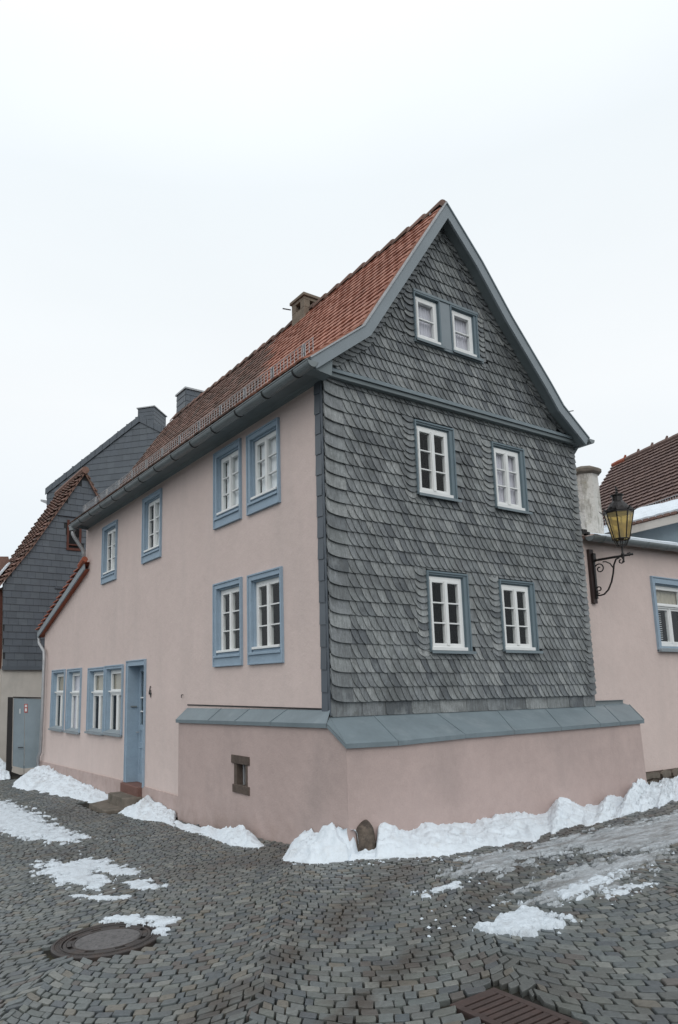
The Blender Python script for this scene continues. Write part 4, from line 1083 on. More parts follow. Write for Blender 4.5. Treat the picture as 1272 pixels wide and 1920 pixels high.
# snow guard and snow below it
u_ = (Dq-Cq).normalized(); s_ = (Cq-A).normalized()
b = MB(); m_ = 52
g0 = Cq+s_*.05+nrm*.1; 
for hh in (0, .32): b.tube([g0+Vector((0, 0, hh)), Dq+s_*.05+nrm*.1+Vector((0, 0, hh))], .013, 5)
sgb = rel(b, BR).build('snow_guard', GALV, BR)
b = MB()
for k in range(90):
    q = g0+(Dq-Cq)*(k/90); b.tube([q, q+Vector((0, 0, .32))], .009, 4)
o = rel(b, BR).build('guard_wires', GALV, sgb); o['kind'] = 'stuff'
b = MB(); b.prism([Cq+nrm*.03-s_*.12, Dq+nrm*.03-s_*.12, Dq+s_*.35+nrm*.05, Cq+s_*.35+nrm*.05], nrm*.10); rel(b, BR).build('roof_snow', SNOW, rr, kind='stuff')
# snow covered annex in front of it
AN = thing('annex', 'snow covered low roof with pale barge board and grey gable behind the street lantern', 'building', (10, 5, -1))
a0, a1, a2, a3 = ray_at_dist((1120, 985), 20.), ray_at_dist((1340, 925), 13.6), ray_at_dist((1340, 963), 12.4), ray_at_dist((1120, 1005), 14.4)
e1, e2 = ray_at_dist((1170, 988), 18.2), ray_at_dist((1345, 944), 17.2)
t1_, t2_ = ray_at_dist((1135, 975), 21.2), ray_at_dist((1345, 925), 20.2)
nn = (e2-e1).cross(t1_-e1).normalized(); nn = nn if nn.z > 0 else -nn
m_ = 22; b = MB()
def jag(i): return Vector((0, 0, -.02*max(0, nz2(i*.7, 3.))))
for j in range(6):
    for i in range(m_):
        pass
gridv = [[(e1+(e2-e1)*(i/m_))*(1-j/6)+(t1_+(t2_-t1_)*(i/m_))*(j/6)+nn*(.10+.025*nz2(i*.6, j*.9)) for i in range(m_+1)] for j in range(7)]
for j in range(6):
    for i in range(m_): b.add([gridv[j][i], gridv[j][i+1], gridv[j+1][i+1], gridv[j+1][i]], [(0, 1, 2, 3)])
for i in range(m_): b.add([gridv[0][i], gridv[0][i+1], gridv[0][i+1]-nn*.07, gridv[0][i]-nn*.07], [(0, 1, 2, 3)])
b1 = MB(); b1.prism([e1, e2, t2_, t1_], -nn*.06); arf = rel(b1, AN).build('roof', TILEO, AN)
rel(b, AN).build('roof_snow', SNOW, arf, kind='stuff', smooth=True)
o_ = Vector((nn.x, nn.y, 0)).normalized()
b = MB(); b.prism([e1-nn*.02+o_*.02, e2-nn*.02+o_*.02, e2-Vector((0, 0, .20))+o_*.02, e1-Vector((0, 0, .20))+o_*.02], -o_*.04); rel(b, AN).build('barge_board', CREAM, AN)
b = MB(); its = []
for k in range(13):
    q = e1+(e2-e1)*(k/13+.01); q1 = e1+(e2-e1)*((k+.9)/13); b = MB(); b.prism([q+o_*.05, q1+o_*.05, q1+o_*.05+nn*.05, q+o_*.05+nn*.05], -o_*.2); rel(b, AN).build('eaves_tile', TILEO, AN)
b = MB(); w0, w1 = e1-o_*.25, e2-o_*.25; b.add([w0-Vector((0, 0, .05)), w1-Vector((0, 0, .05)), Vector((w1.x, w1.y, -1.5)), Vector((w0.x, w0.y, -1.5))], [(0, 1, 2, 3)]); rel(b, AN).build('wall', GATE, AN)

# ================================================================== lantern on the board at the wall corner
q = at((1108, 1052), 1, RY_-.02); LXP = q[0]
LN = thing('street_lantern', 'old black iron wall lantern with amber glass on a scrolled bracket beside the slate gable', 'lantern', (LXP, RY_, q[2]))
bt, bb_ = at((1103, 1030), 1, RY_-.03), at((1109, 1131), 1, RY_-.03)
b = MB(); b.box(-.065, .045, -.05, -.002, bb_[2]-q[2], bt[2]-q[2]); b.build('mounting_board', BOARD, LN, bevel=.004)
b = MB(); b.box(-.01, .035, -.075, -.05, -.62, .10); b.box(-.02, .045, -.09, -.05, -.02, .12); b.build('wall_plate', IRON, LN, bevel=.003)
for dz in (-.56, -.50, -.44, .04, .10): b = MB(); b.lathe([(.012, 0), (.012, .018)], (0, 0, 0), 8); b.v = [(v[0]+.012, -.075-v[2], v[1]+dz) for v in b.v]; b.build('bolt', IRON, LN)
AL = .66
b = MB(); b.tube([(.01, -.05, .0), (.01, -AL-.06, .0)], .019, 8); b.lathe([(.028, 0), (.028, .03)], (.01, -.13, -.015), 8); b.build('arm', IRON, LN, smooth=True)
def spiral(c, r0, r1, a0, a1, n=26):
    return [(.01, c[0]+(r0+(r1-r0)*i/n)*math.cos(a0+(a1-a0)*i/n), c[1]+(r0+(r1-r0)*i/n)*math.sin(a0+(a1-a0)*i/n)) for i in range(n+1)]
b = MB()
main = [(.01, -.50+.0, -.02), (.01, -.44, -.04), (.01, -.40, -.12), (.01, -.375, -.25), (.01, -.335, -.38), (.01, -.27, -.50), (.01, -.19, -.565), (.01, -.11, -.575), (.01, -.08, -.56)]
b.tube(main, .013, 6); b.build('brace', IRON, LN, smooth=True)
for c, r0, r1, a0, a1 in (((-.155, -.145), .085, .02, .6, 8.2), ((-.115, -.475), .065, .015, -1.6, 5.2), ((-.52, -.075), .058, .015, 1.7, 8.0)):
    b = MB(); b.tube(spiral(c, r0, r1, a0, a1), .010, 6); b.build('scroll', IRON, LN, smooth=True)
b = MB(); b.tube([(.01, -.38, -.16), (.01, -.34, -.09), (.01, -.27, -.05), (.01, -.22, -.045)], .010, 6); b.build('scroll', IRON, LN, smooth=True)
# head: centre over the arm end
hc = at((1160, 1020), 0, LXP+.01); HY = hc[1]-RY_; HY = -.56
zb_, z_a, z_b, z_t = [at((1160, y_), 0, LXP)[2]-q[2] for y_ in (1022, 988, 957, 925)]
def zz(y_): return (at((1160, y_), 0, LXP)[2]-q[2])
print('lamp z', zz(1020), zz(1008), zz(985), zz(955), zz(930), zz(922))
Zb, Z0, Z1 = .10, .26, .70
b = MB(); b.lathe([(.022, 0), (.03, .02), (.014, .05), (.014, .13), (.02, .15)], (.01, HY, .0), 10); b.lathe([(.01, -.11), (.022, -.09), (.008, -.07), (.02, -.04), (.02, 0)], (.01, HY, 0), 8); b.tube([(.01, HY-.07, .02), (.01, HY-.12, .03), (.01, HY-.13, -.0), (.01, HY-.10, -.02)], .009, 5); b.build('stem', IRON, LN, smooth=True)
r0_, r1_ = .118, .215
def hexp(r, z, k, off=0): a = rad(45*k+22.5); return Vector((.01+r*math.cos(a), HY+r*math.sin(a), z))
for k in range(8):
    b = MB(); b.tube([hexp(r0_, Z0, k), hexp(r1_, Z1, k)], .010, 5); b.build('frame_bar', IRON, LN)
    b = MB(); b.tube([hexp(.07, Zb+.06, k), hexp(.105, Z0-.01, k)], .006, 5); b.build('cage_bar', IRON, LN)
    b = MB(); A_, B_, C_, D_ = hexp(r0_, Z0, k), hexp(r0_, Z0, k+1), hexp(r1_, Z1, k+1), hexp(r1_, Z1, k)
    n_ = (B_-A_).cross(D_-A_).normalized()*.002; b.prism([A_-n_, B_-n_, C_-n_, D_-n_], n_*2); b.build('pane', AMBER, LN)
    b = MB()     # crown leaf on every corner
    u = (hexp(1, 0, k)-Vector((.01, HY, 0))).normalized(); p = hexp(r1_, Z1, k)
    b.tube([p-u*.01, p+u*.03+Vector((0, 0, .01)), p+u*.065+Vector((0, 0, .05))], .014, 5, r2=.004); b.build('crown_leaf', IRON, LN)
b = MB()
for z_, r in ((Z0, r0_), (Z1, r1_), (Zb+.06, .07)): b.tube([hexp(r, z_, k) for k in range(9)], .012 if z_ != Zb+.06 else .007, 5)
# cast crown rim
for k in range(8):
    P0, P1 = hexp(r1_+.004, Z1-.03, k), hexp(r1_+.004, Z1-.03, k+1); m = 3
    for j in range(m):
        a = P0.lerp(P1, j/m); c = P0.lerp(P1, (j+1)/m); hgt = .06 if j != 1 else .085
        b.prism([a, c, c+Vector((0, 0, hgt-.012)), (a+c)/2+Vector((0, 0, hgt+.008)), a+Vector((0, 0, hgt-.012))], ((Vector((.01, HY, Z1))-a).normalized()*.006))
b.build('rim', IRON, LN)
b = MB(); b.lathe([(r1_-.01, Z1+.0), (r1_-.03, Z1+.02), (.155, Z1+.075), (.115, Z1+.135), (.085, Z1+.165), (.075, Z1+.175), (.072, Z1+.25), (.095, Z1+.262), (.095, Z1+.278), (.05, Z1+.29), (.02, Z1+.30)], (.01, HY, 0), 12); b.build('hood', IRON, LN, smooth=False)
b = MB(); b.lathe([(.014, 0), (.026, .02), (.012, .045), (.022, .07), (.006, .12)], (.01, HY, Z1+.295), 8); b.tube([(.01, HY, Z1+.37), (.0, HY+.02, Z1+.43)], .009, 5, r2=.003); b.build('finial', IRON, LN)
b = MB(); b.lathe([(.045, Z0-.02), (.045, Z0+.10), (.03, Z0+.11), (.03, Z0+.14)], (.01, HY, 0), 10); b.build('lamp_holder', IRON, LN)
b = MB(); b.lathe([(.02, 0), (.034, .03), (.038, .07), (.025, .105), (.006, .115)], (.01, HY, Z0+.14), 10); b.build('bulb', CURTB, LN, smooth=True)
# ================================================================== houses at the end of the lane (left)
def facade_frame(p_at, dist, vp):             # origin on the ray, u to the right, n towards the viewer
    O = ray_at_dist(p_at, dist); u = VPdir(vp); 
    if (RW@np.array(u))[0] < 0: u = -u
    n = Vector((u.y, -u.x, 0))
    if n.dot(Vector(CAM)-O) < 0: n = -n
    return O, u, n
def on_facade(p, O, n, off=0.):
    r = Vector(RW.T@_d(p)); t = (O+n*off-Vector(CAM)).dot(n)/r.dot(n); return Vector(CAM)+r*t
def clad(par, O, u, n, poly, z0, row, wd, name, bulk, limit, hole=None, m=SLATEN):
    """plain slates on a facade; poly = list of (s, z) outline, returns nothing"""
    its = []
    def inside(s, z):
        c = False; j = len(poly)-1
        for i in range(len(poly)):
            if (poly[i][1] > z) != (poly[j][1] > z) and s < (poly[j][0]-poly[i][0])*(z-poly[i][1])/(poly[j][1]-poly[i][1])+poly[i][0]: c = not c
            j = i
        return c
    smin = min(p[0] for p in poly); smax = max(p[0] for p in poly); zmax = max(p[1] for p in poly); z = z0; r = 0
    while z < zmax:
        s = smin-(wd*.5 if r % 2 else 0)+U(-.03, .03)
        while s < smax:
            w_ = wd*U(.85, 1.15); sm = (max(s, smin)+min(s+w_, smax))/2
            if inside(sm, z+row/2) and not (hole and hole[0] < sm < hole[1] and hole[2] < z+row/2 < hole[3]):
                def f(ss, d, zz_): v = O+u*ss+n*d; return (v.x-par.location.x, v.y-par.location.y, zz_-par.location.z)
                lo, hi = max(s, smin), min(s+w_, smax)
                while not inside(lo, z+row*.6) and lo < sm: lo += .02
                while not inside(hi, z+row*.6) and hi > sm: hi -= .02
                vs = [f(lo+.003, .024, z), f(hi-.003, .024, z), f(hi-.003, .006, z+row+.02), f(lo+.003, .006, z+row+.02), f(lo+.003, .008, z), f(hi-.003, .008, z)]
                its.append((np.array(vs), [(0, 1, 2, 3), (0, 1, 5, 4)], random.random()*.99))
            s += w_
        z += row; r += 1
    pieces(its, name, m, par, bulk, limit)
def sz(p, O, u, n, off=0): v = on_facade(p, O, n, off); return ((v-O).dot(u), v.z)
# ---- slate gabled house with old tiles
O = Vector(at((76, 1250), 1, 16.)); u = Vector((1, 0, 0)); n = Vector((0, -1, 0))
M1 = thing('slate_gable_house', 'narrow house with dark slate clad gable over off-white ground floor and old brown tiled roof', 'house', (O.x, O.y, -2))
F1 = lambda p, off=0.: on_facade(p, O, n, off)
loc = Vector(M1.location)
gab = [sz(p, O, u, n) for p in ((5, 1250), (5, 1095), (30, 1062), (75, 1000), (160, 888), (215, 985), (222, 1080), (222, 1250))]
b = MB(); b.add([O+u*s+Vector((0, 0, z-O.z)) for s, z in gab], [tuple(range(len(gab)))]); b.add([O+u*gab[0][0]+n*-.02+Vector((0, 0, gab[0][1]-O.z)), O+u*gab[-1][0]-n*.02+Vector((0, 0, gab[-1][1]-O.z)), O+u*gab[-1][0]-n*.02+Vector((0, 0, -3-O.z)), O+u*gab[0][0]-n*.02+Vector((0, 0, -3-O.z))], [(0, 1, 2, 3)])
s0_, s1_ = gab[0][0], gab[-1][0]
for s in (s0_, s1_): b.add([O+u*s-n*.02+Vector((0, 0, -3-O.z)), O+u*s-n*8+Vector((0, 0, -3-O.z)), O+u*s-n*8+Vector((0, 0, gab[1][1]-O.z)), O+u*s-n*.02+Vector((0, 0, gab[1][1]-O.z))], [(0, 1, 2, 3)])
rel(b, M1).build('wall', CREAM, M1)
b = MB(); b.prism([O+u*s+n*.01+Vector((0, 0, z-O.z)) for s, z in gab], n*.01); cl1 = rel(b, M1).build('gable_cladding', SLATEB, M1)
w1 = sz((126, 975), O, u, n); w2 = sz((151, 1034), O, u, n)
O1 = O+n*.02
cl1.location = (0, 0, 0)
clad(M1, O1, u, n, gab, gab[0][1], .215, .27, 'slate', 'small_slates', 300, hole=(w1[0]-.02, w2[0]+.02, w2[1]-.0, w1[1]))
b = MB(); zz0 = gab[0][1]
for zc, hh, dd in ((zz0-.10, .12, .05), (sz((60, 1101), O, u, n)[1], .035, .06), (sz((128, 969), O, u, n)[1], .03, .06)):
    a_, c_ = (s0_-.02, s1_)
    if zc > 3.5: a_ = sz((108, 968), O, u, n)[0]
    b = MB(); b.prism([O+u*a_+n*.02+Vector((0, 0, zc-O.z)), O+u*c_+n*.02+Vector((0, 0, zc-O.z)), O+u*c_+n*.02+Vector((0, 0, zc+hh-O.z)), O+u*a_+n*.02+Vector((0, 0, zc+hh-O.z))], n*dd); rel(b, M1).build('drip_moulding', SLATEN, M1)
b = MB(); P_ = lambda s, z, d: O+u*s+n*d+Vector((0, 0, z-O.z))
b.prism([P_(w1[0], w2[1], .0), P_(w2[0], w2[1], .0), P_(w2[0], w1[1], .0), P_(w1[0], w1[1], .0)], n*.03); wd_ = rel(b, M1).build('window', ROOM, M1)
for (a_, c_, z_a_, z_b_) in ((w1[0], w1[0]+.07, w2[1], w1[1]), (w2[0]-.07, w2[0], w2[1], w1[1]), (w1[0]+.07, w2[0]-.07, w2[1], w2[1]+.08), (w1[0]+.07, w2[0]-.07, w2[1]+.17, w2[1]+.21)):
    b = MB(); b.prism([P_(a_, z_a_, .03), P_(c_, z_a_, .03), P_(c_, z_b_, .03), P_(a_, z_b_, .03)], n*.04); rel(b, M1).build('frame', WOODB, wd_)
# roof: left slope running away from us, tiled; rakes with tile edges
ap, lk, le = F1((160, 884), .12), F1((62, 1022), .12), F1((-2, 1098), .12); rk = F1((190, 938), .12); re_ = F1((228, 1010), .12)
back = -n*3.4
sl_n = lambda a, c: ((a-c).cross(back)).normalized()
b = MB()
for a, c in ((ap, lk), (lk, le), (ap, re_)):
    b.prism([a, c, c+back, a+back], Vector((0, 0, -.08)))
mrf = rel(b, M1).build('roof', TILEO, M1)
its = []
for (a, c, nr_, left) in ((ap, lk, 15, 1), (lk, le, 8, 1), (ap, re_, 11, 0)):
    nv = (c-a).cross(back).normalized(); nv = nv if nv.z > 0 else -nv
    for r in range(nr_):
        for k in range(11):
            t0, t1 = r/nr_, (r+1.25)/nr_; d0, d1 = k*.30, (k+.93)*.30
            ub = -n
            jz = U(-.012, .012)
            q_ = [a+(c-a)*t0+ub*d0, a+(c-a)*t0+ub*d1, a+(c-a)*t1+ub*d1+nv*(.075+jz), a+(c-a)*t1+ub*(d0+d1)/2+nv*(.115+jz), a+(c-a)*t1+ub*d0+nv*(.075+jz)]
            q2 = [v-nv*.035 for v in q_]
            its.append((np.array([tuple(v-loc) for v in q_+q2]), [(0, 1, 2, 3, 4), (5, 6, 7, 8, 9), (0, 4, 9, 5), (4, 3, 8, 9), (3, 2, 7, 8)], random.random()*.99))
pieces(its, 'roof_tile', TILEO, mrf, 'roof_tiles', 300)
b = MB(); b.tube([ap+Vector((0, 0, .04))+n*.05, ap+back+Vector((0, 0, .04))], .13, 8); rel(b, M1).build('ridge_tile', TILEO, M1)
# snow strip low on that roof
b = MB(); nv = (le-lk).cross(back).normalized(); nv = nv if nv.z > 0 else -nv
a, c = lk+(le-lk)*.45, le
b.prism([a+nv*.13-n*.55, c+nv*.13-n*.55, c+nv*.13-n*1.15, a+nv*.13-n*1.0], nv*.05); rel(b, M1).build('roof_snow', SNOW, mrf, kind='stuff')
# half-timbered side strip at the left image edge
b = MB()
for (pa, pb) in (((-16, 1050), (-1, 1240)),): pass
FT = thing('half_timbered_house', 'half-timbered house with dark red beams glimpsed at the left edge of the picture', 'house', tuple(F1((-10, 1250), -.3)))
def quadp(b, ps, off, th): b.prism([F1(p, off) for p in ps], n*th)
b = MB(); quadp(b, ((-60, 1062), (4, 1106), (3, 1450), (-60, 1450)), -.3, .1); rel(b, FT).build('wall', CREAM, FT)
for ps in (((-60, 1100), (7, 1106), (7, 1117), (-60, 1112)), ((-60, 1130), (5, 1132), (5, 1142), (-60, 1140)), ((-60, 1183), (4, 1184), (4, 1190), (-60, 1188)), ((-1, 1106), (5, 1106), (3, 1250), (-3, 1250)), ((-60, 1246), (4, 1246), (4, 1254), (-60, 1254))):
    b = MB(); quadp(b, ps, -.2, .04+U(0, .01)); rel(b, FT).build('beam', WOODB, FT)
b = MB(); quadp(b, ((-60, 1090), (14, 1072), (14, 1064), (10, 1048), (-60, 1048)), -1.6, .5); rel(b, FT).build('roof', TILEO, FT)
# ---- big slate house behind
O, u, n = facade_frame((200, 880), 33., (-3900, 1290))
M2 = thing('slate_house', 'tall slate covered house with grey slate chimney standing behind the lane', 'house', (O.x, O.y, -2)); loc = Vector(M2.location)
g2 = [sz(p, O, u, n) for p in ((88, 1010), (88, 917), (262, 781), (345, 822), (420, 860), (420, 1010))]
b = MB(); b.prism([O+u*s+Vector((0, 0, z-O.z)) for s, z in g2], -n*6); b.add([O+u*g2[0][0]+Vector((0, 0, -3-O.z)), O+u*g2[-1][0]+Vector((0, 0, -3-O.z)), O+u*g2[-1][0]+Vector((0, 0, g2[-1][1]-O.z)), O+u*g2[0][0]+Vector((0, 0, g2[0][1]-O.z))], [(0, 1, 2, 3)]); rel(b, M2).build('wall', SLATEN, M2)
clad(M2, O+n*.01, u, n, g2, g2[0][1]-.1, .30, .42, 'slate', 'small_slates', 300)
for (p0, p1) in (((86, 916), (262, 779)), ((262, 779), (420, 857))):
    a, c = on_facade(p0, O, n, .05), on_facade(p1, O, n, .05); dd = (c-a); k = int(dd.length/.22)
    for i in range(k):
        q0_, q1_ = a+dd*(i/k), a+dd*((i+.96)/k); b = MB(); dn = Vector((0, 0, -.32))
        b.prism([q0_, q1_, q1_+dn, q0_+dn], n*(.03+.012*(i % 2))); b.tone = random.random(); rel(b, M2).build('verge_slate', SLATEN, M2)
ca, cb, cc = on_facade((260, 767), O, n, -.12), on_facade((289, 764), O, n, -.12), on_facade((301, 770), O, n, -.6)
wdt = (cb-ca).dot(u); b = MB(); q = ca+u*wdt/2
zt = ca.z; P3 = lambda s, d, z: (ca+u*s-n*d)+Vector((0, 0, z-ca.z))
b.prism([P3(0, 0, zt-1.6), P3(wdt, 0, zt-1.6), P3(wdt, 1.3, zt-1.6), P3(0, 1.3, zt-1.6)], Vector((0, 0, 1.6))); ch = rel(b, M2).build('chimney', SLATEN, M2)
for k in range(7):
    b = MB(); z_ = zt-.2*(k+1); b.prism([P3(-.02, -.02, z_), P3(wdt+.02, -.02, z_), P3(wdt+.02, 1.32, z_), P3(-.02, 1.32, z_)], Vector((0, 0, .185))); b.tone = random.random()*.9; rel(b, M2).build('slate_course', SLATEN, ch)
b = MB(); b.prism([P3(-.07, -.07, zt), P3(wdt+.07, -.07, zt), P3(wdt+.07, 1.37, zt), P3(-.07, 1.37, zt)], Vector((0, 0, .05))); rel(b, M2).build('chimney_cap', GALV, ch)
b = MB(); q = on_facade((88, 938), O, n, .02); b.prism([q, q-u*.35+Vector((0, 0, .08)), q-u*.35+Vector((0, 0, -.02)), q+Vector((0, 0, -.16))], -n*.5); rel(b, M2).build('gutter_end', GALV, M2)
# ---- gate
ga, gb_, gc = gnd((20, 1441)), gnd((45, 1453)), gnd((78, 1447))
O = Vector(gnd((48, 1452))); u = (Vector((0.02, 13.15, 0))-Vector((O.x, O.y, 0))); u = Vector((u.x, u.y, 0))
gl = Vector(gnd((17, 1441)))
O, u, n = facade_frame((48, 1452), (Vector(gnd((48, 1450)))-Vector(CAM)).to_2d().length, (5200, 1245))
GT_ = thing('yard_gate', 'grey double leaf metal yard gate with small red notice beside the pink house', 'gate', (O.x, O.y, O.z))
FQ = lambda p, off=0.: on_facade(p, O, n, off)
b = MB(); b.prism([FQ(p) for p in ((26, 1309), (47, 1309), (45, 1452), (24, 1446))], n*.04); lf = rel(b, GT_).build('gate_leaf', GATE, GT_, bevel=.004)
b = MB(); b.prism([FQ(p, .0) for p in ((47.6, 1309), (79, 1311), (77, 1449), (45.8, 1452))], n*.04); lf2 = rel(b, GT_).build('gate_leaf', GATE, GT_, bevel=.004)
b = MB(); b.prism([FQ(p, .045) for p in ((24, 1436), (45, 1441), (45, 1455), (22, 1447))], n*.02); rel(b, GT_).build('kick_board', CREAM, GT_)
b = MB(); b.prism([FQ(p, .045) for p in ((45.8, 1441), (77, 1438), (77, 1452), (45.8, 1455))], n*.02); rel(b, GT_).build('kick_board', CREAM, GT_)
b = MB(); b.prism([FQ(p, -.1) for p in ((16, 1307), (25, 1307), (22, 1452), (12, 1452))], n*.18); rel(b, GT_).build('gate_post', IRON, GT_)
b = MB(); b.prism([FQ(p, .0) for p in ((25, 1306), (79, 1307.5), (79, 1310), (25, 1308.5))], n*.06); rel(b, GT_).build('top_rail', IRON, GT_)
b = MB(); b.prism([FQ(p, .045) for p in ((46, 1320), (52, 1320), (52, 1336), (46, 1336))], n*.01); sn = rel(b, GT_).build('notice', RED, GT_)
b = MB(); b.prism([FQ(p, .056) for p in ((47.2, 1321.5), (50.8, 1321.5), (50.8, 1326), (47.2, 1326))], n*.003); b.prism([FQ(p, .056) for p in ((47.2, 1328), (50.8, 1328), (50.8, 1334), (47.2, 1334))], n*.003); rel(b, GT_).build('notice_print', WHITE, sn)
b = MB(); b.prism([FQ(p, .045) for p in ((37.0, 1329), (38.6, 1329), (38.6, 1338), (37.0, 1338))], n*.004); rel(b, GT_).build('sticker', WHITE, GT_)
q = FQ((39, 1401), .045); b = MB(); b.tube([q-u*.06, q-u*.06+n*.05, q+u*.07+n*.05], .012, 6); rel(b, GT_).build('handle', IRON, GT_)

# ================================================================== steps at the door
ST = thing('door_steps', 'worn stone step block and flat slab below the blue front door', 'steps', (-.35, 6.1, G(-.35, 6.1)))
def quad_from(ps, plane_z): return [Vector(CAM+(RW.T@_d(p))*((plane_z-CAM[2])/(RW.T@_d(p))[2])) for p in ps]
b = MB(); b.box(-.10, .34, 5.62, 6.50, -1.66, DOOR[2]+.0); b.v = [(v[0], v[1], v[2]) for v in b.v]; TH_ = b.build('threshold', REDS, H, bevel=.012)
zt = -1.70
st = quad_from(((208, 1482), (232, 1479), (265, 1488), (264, 1500)), zt)
print('step', st)
b = MB(); x0, x1, y0, y1 = -.36, -.03, 5.55, 6.47
zg = G(-.35, 6.1)
zt = -1.62
b.prism([(x1, y0, zg-.1), (x0+.08, y0, zg-.1), (x0+.02, y0+.04, zg-.1), (x0, y0+.12, zg-.1), (x0, y1-.05, zg-.1), (x0+.05, y1, zg-.1), (x1, y1, zg-.1)], (0, 0, zt-zg+.1)); rel(b, ST).build('step_block', SAND, ST, bevel=.014)
b = MB(); b.prism([(-.16, 5.50, zg-.08), (-.70, 5.56, zg-.08), (-.68, 6.52, zg-.08), (-.16, 6.85, zg-.08)], (0, 0, .125)); rel(b, ST).build('flat_slab', SAND, ST, bevel=.012)

# ================================================================== street furniture
gm = Vector((MAN[0], MAN[1], G(MAN[0], MAN[1])))
MH = thing('manhole_cover', 'round cast iron manhole cover with ribbed rim and stone filled lid set in the cobbles', 'manhole cover', tuple(gm))
e_ = .2; gxs = (G(MAN[0]+e_, MAN[1])-G(MAN[0]-e_, MAN[1]))/(2*e_); gys = (G(MAN[0], MAN[1]+e_)-G(MAN[0], MAN[1]-e_))/(2*e_)
def tilt(b): b.v = [(v[0], v[1], v[2]+gxs*v[0]+gys*v[1]) for v in b.v]; return b
b = MB(); b.lathe([(MANR, -.06), (MANR, .004), (MANR-.008, .010), (MANR-.022, .010), (MANR-.026, .002), (.345, .002), (.343, .010), (.335, .010), (.333, -.004), (.333, -.05)], (0, 0, 0), 64)
for k in range(72):
    a = 2*math.pi*k/72; c_, s_ = math.cos(a), math.sin(a)
    for r in (.358, .374):
        a2 = a+(.5 if r > .36 else 0)*2*math.pi/72; c2, s2 = math.cos(a2), math.sin(a2)
        b.add([((r-.006)*c2-(-.010)*s2*1, (r-.006)*s2+(-.010)*c2, .0021), ((r+.006)*c2+.010*s2, (r+.006)*s2-.010*c2, .0021), ((r+.006)*c2-.010*s2, (r+.006)*s2+.010*c2, .0021), ((r-.006)*c2-.012*s2, (r-.006)*s2+.012*c2, .0021), (r*c2, r*s2, .010)], [(0, 1, 4), (1, 2, 4), (2, 3, 4), (3, 0, 4)])
tilt(b).build('rim', CAST, MH)
b = MB(); b.lathe([(.325, -.05), (.325, .002), (.318, .006), (.300, .006), (.297, -.010), (.262, -.010), (.259, .006), (.245, .006), (.242, .0), (.240, -.02)], (0, 0, 0), 64); 
lid = tilt(b).build('lid', CAST, MH)
b = MB()
for k in range(8):
    a0 = 2*math.pi*k/8+.12; n_ = 6
    for j in range(n_):
        a = a0+.52*j/n_; a1_ = a0+.52*(j+1)/n_
        b.add([(.263*math.cos(a), .263*math.sin(a), .005), (.296*math.cos(a), .296*math.sin(a), .005), (.296*math.cos(a1_), .296*math.sin(a1_), .005), (.263*math.cos(a1_), .263*math.sin(a1_), .005)], [(0, 1, 2, 3)])
tilt(b).build('lid_ring', CAST, lid)
b = MB(); m_ = 40; b.v = [(.241*r/10*math.cos(2*math.pi*k/m_), .241*r/10*math.sin(2*math.pi*k/m_), .002+.003*nz2(r*.7*math.cos(2*math.pi*k/m_), r*.7*math.sin(2*math.pi*k/m_), 1.2)) for r in range(1, 11) for k in range(m_)]
b.f = [[(r*m_+k), (r*m_+(k+1) % m_), ((r+1)*m_+(k+1) % m_), ((r+1)*m_+k)] for r in range(9) for k in range(m_)]+[list(range(m_))]; b.t = [0]*len(b.f)
tilt(b).build('lid_filling', CONC, lid)
# drain grate
dg = Vector((GR1.x, GR1.y, 0)); ang = math.atan2(gu.y, gu.x)
DR = thing('drain_grate', 'rusty rectangular street drain grate with sloping bars in the cobbles at the bottom edge', 'drain grate', (dg.x, dg.y, G(dg.x, dg.y)))
def gp(a, c, z): q = dg+gu*a+gv*c; return (q.x-dg.x, q.y-dg.y, G(q.x, q.y)-G(dg.x, dg.y)+z)
def gbox(a0, a1, c0, c1, z0, z1):
    b = MB(); return b.add([gp(a0, c0, z0), gp(a1, c0, z0), gp(a1, c1, z0), gp(a0, c1, z0), gp(a0, c0, z1), gp(a1, c0, z1), gp(a1, c1, z1), gp(a0, c1, z1)], [(0, 3, 2, 1), (4, 5, 6, 7), (0, 1, 5, 4), (1, 2, 6, 5), (2, 3, 7, 6), (3, 0, 4, 7)])
for (a0, a1, c0, c1) in ((-.02, GL+.02, -.02, .018), (-.02, GL+.02, GW-.018, GW+.02), (-.02, .04, .018, GW-.018), (GL-.012, GL+.02, .018, GW-.018)):
    gbox(a0, a1, c0, c1, -.08, .008).build('grate_frame', RUST, DR, bevel=.003)
nb = 9
for k in range(nb): gbox(.052+k*(GL-.07)/nb, .052+k*(GL-.07)/nb+.034, .018, GW-.018, -.06, .006+U(-.001, .001)).build('grate_bar', RUST, DR, bevel=.003)
gbox(.0, GL, .0, GW, -.07, -.065).build('drain_pit', ROOM, DR)

# ================================================================== guard stone
bs = gnd((690, 1600)); b = MB(); hgt = .40; m_ = 16; rows = 12
top = at((688, 1541), 1, bs[1]+.1)[2]; hgt = top-bs[2]+.04
vs = []
for r in range(rows+1):
    t = r/rows; rr = .145*(1-.26*t-.55*max(0, t-.8)**1.6/.2**1.6*.8)
    for k in range(m_):
        a = 2*math.pi*k/m_; q = rr*(1+.16*nz2(math.cos(a)*1.2+t*2, math.sin(a)*1.2, 1.5)+.07*nz2(math.cos(a)*4, t*6+math.sin(a)*4, 1.))
        vs.append((q*math.cos(a)*.95-.02*t, q*math.sin(a)*.9+.05*t, -.08+(hgt+.08)*t+.015*math.cos(a)*(t > .9)))
b.add(vs, [(r*m_+k, r*m_+(k+1) % m_, (r+1)*m_+(k+1) % m_, (r+1)*m_+k) for r in range(rows) for k in range(m_)]+[tuple(range(rows*m_, (rows+1)*m_))])
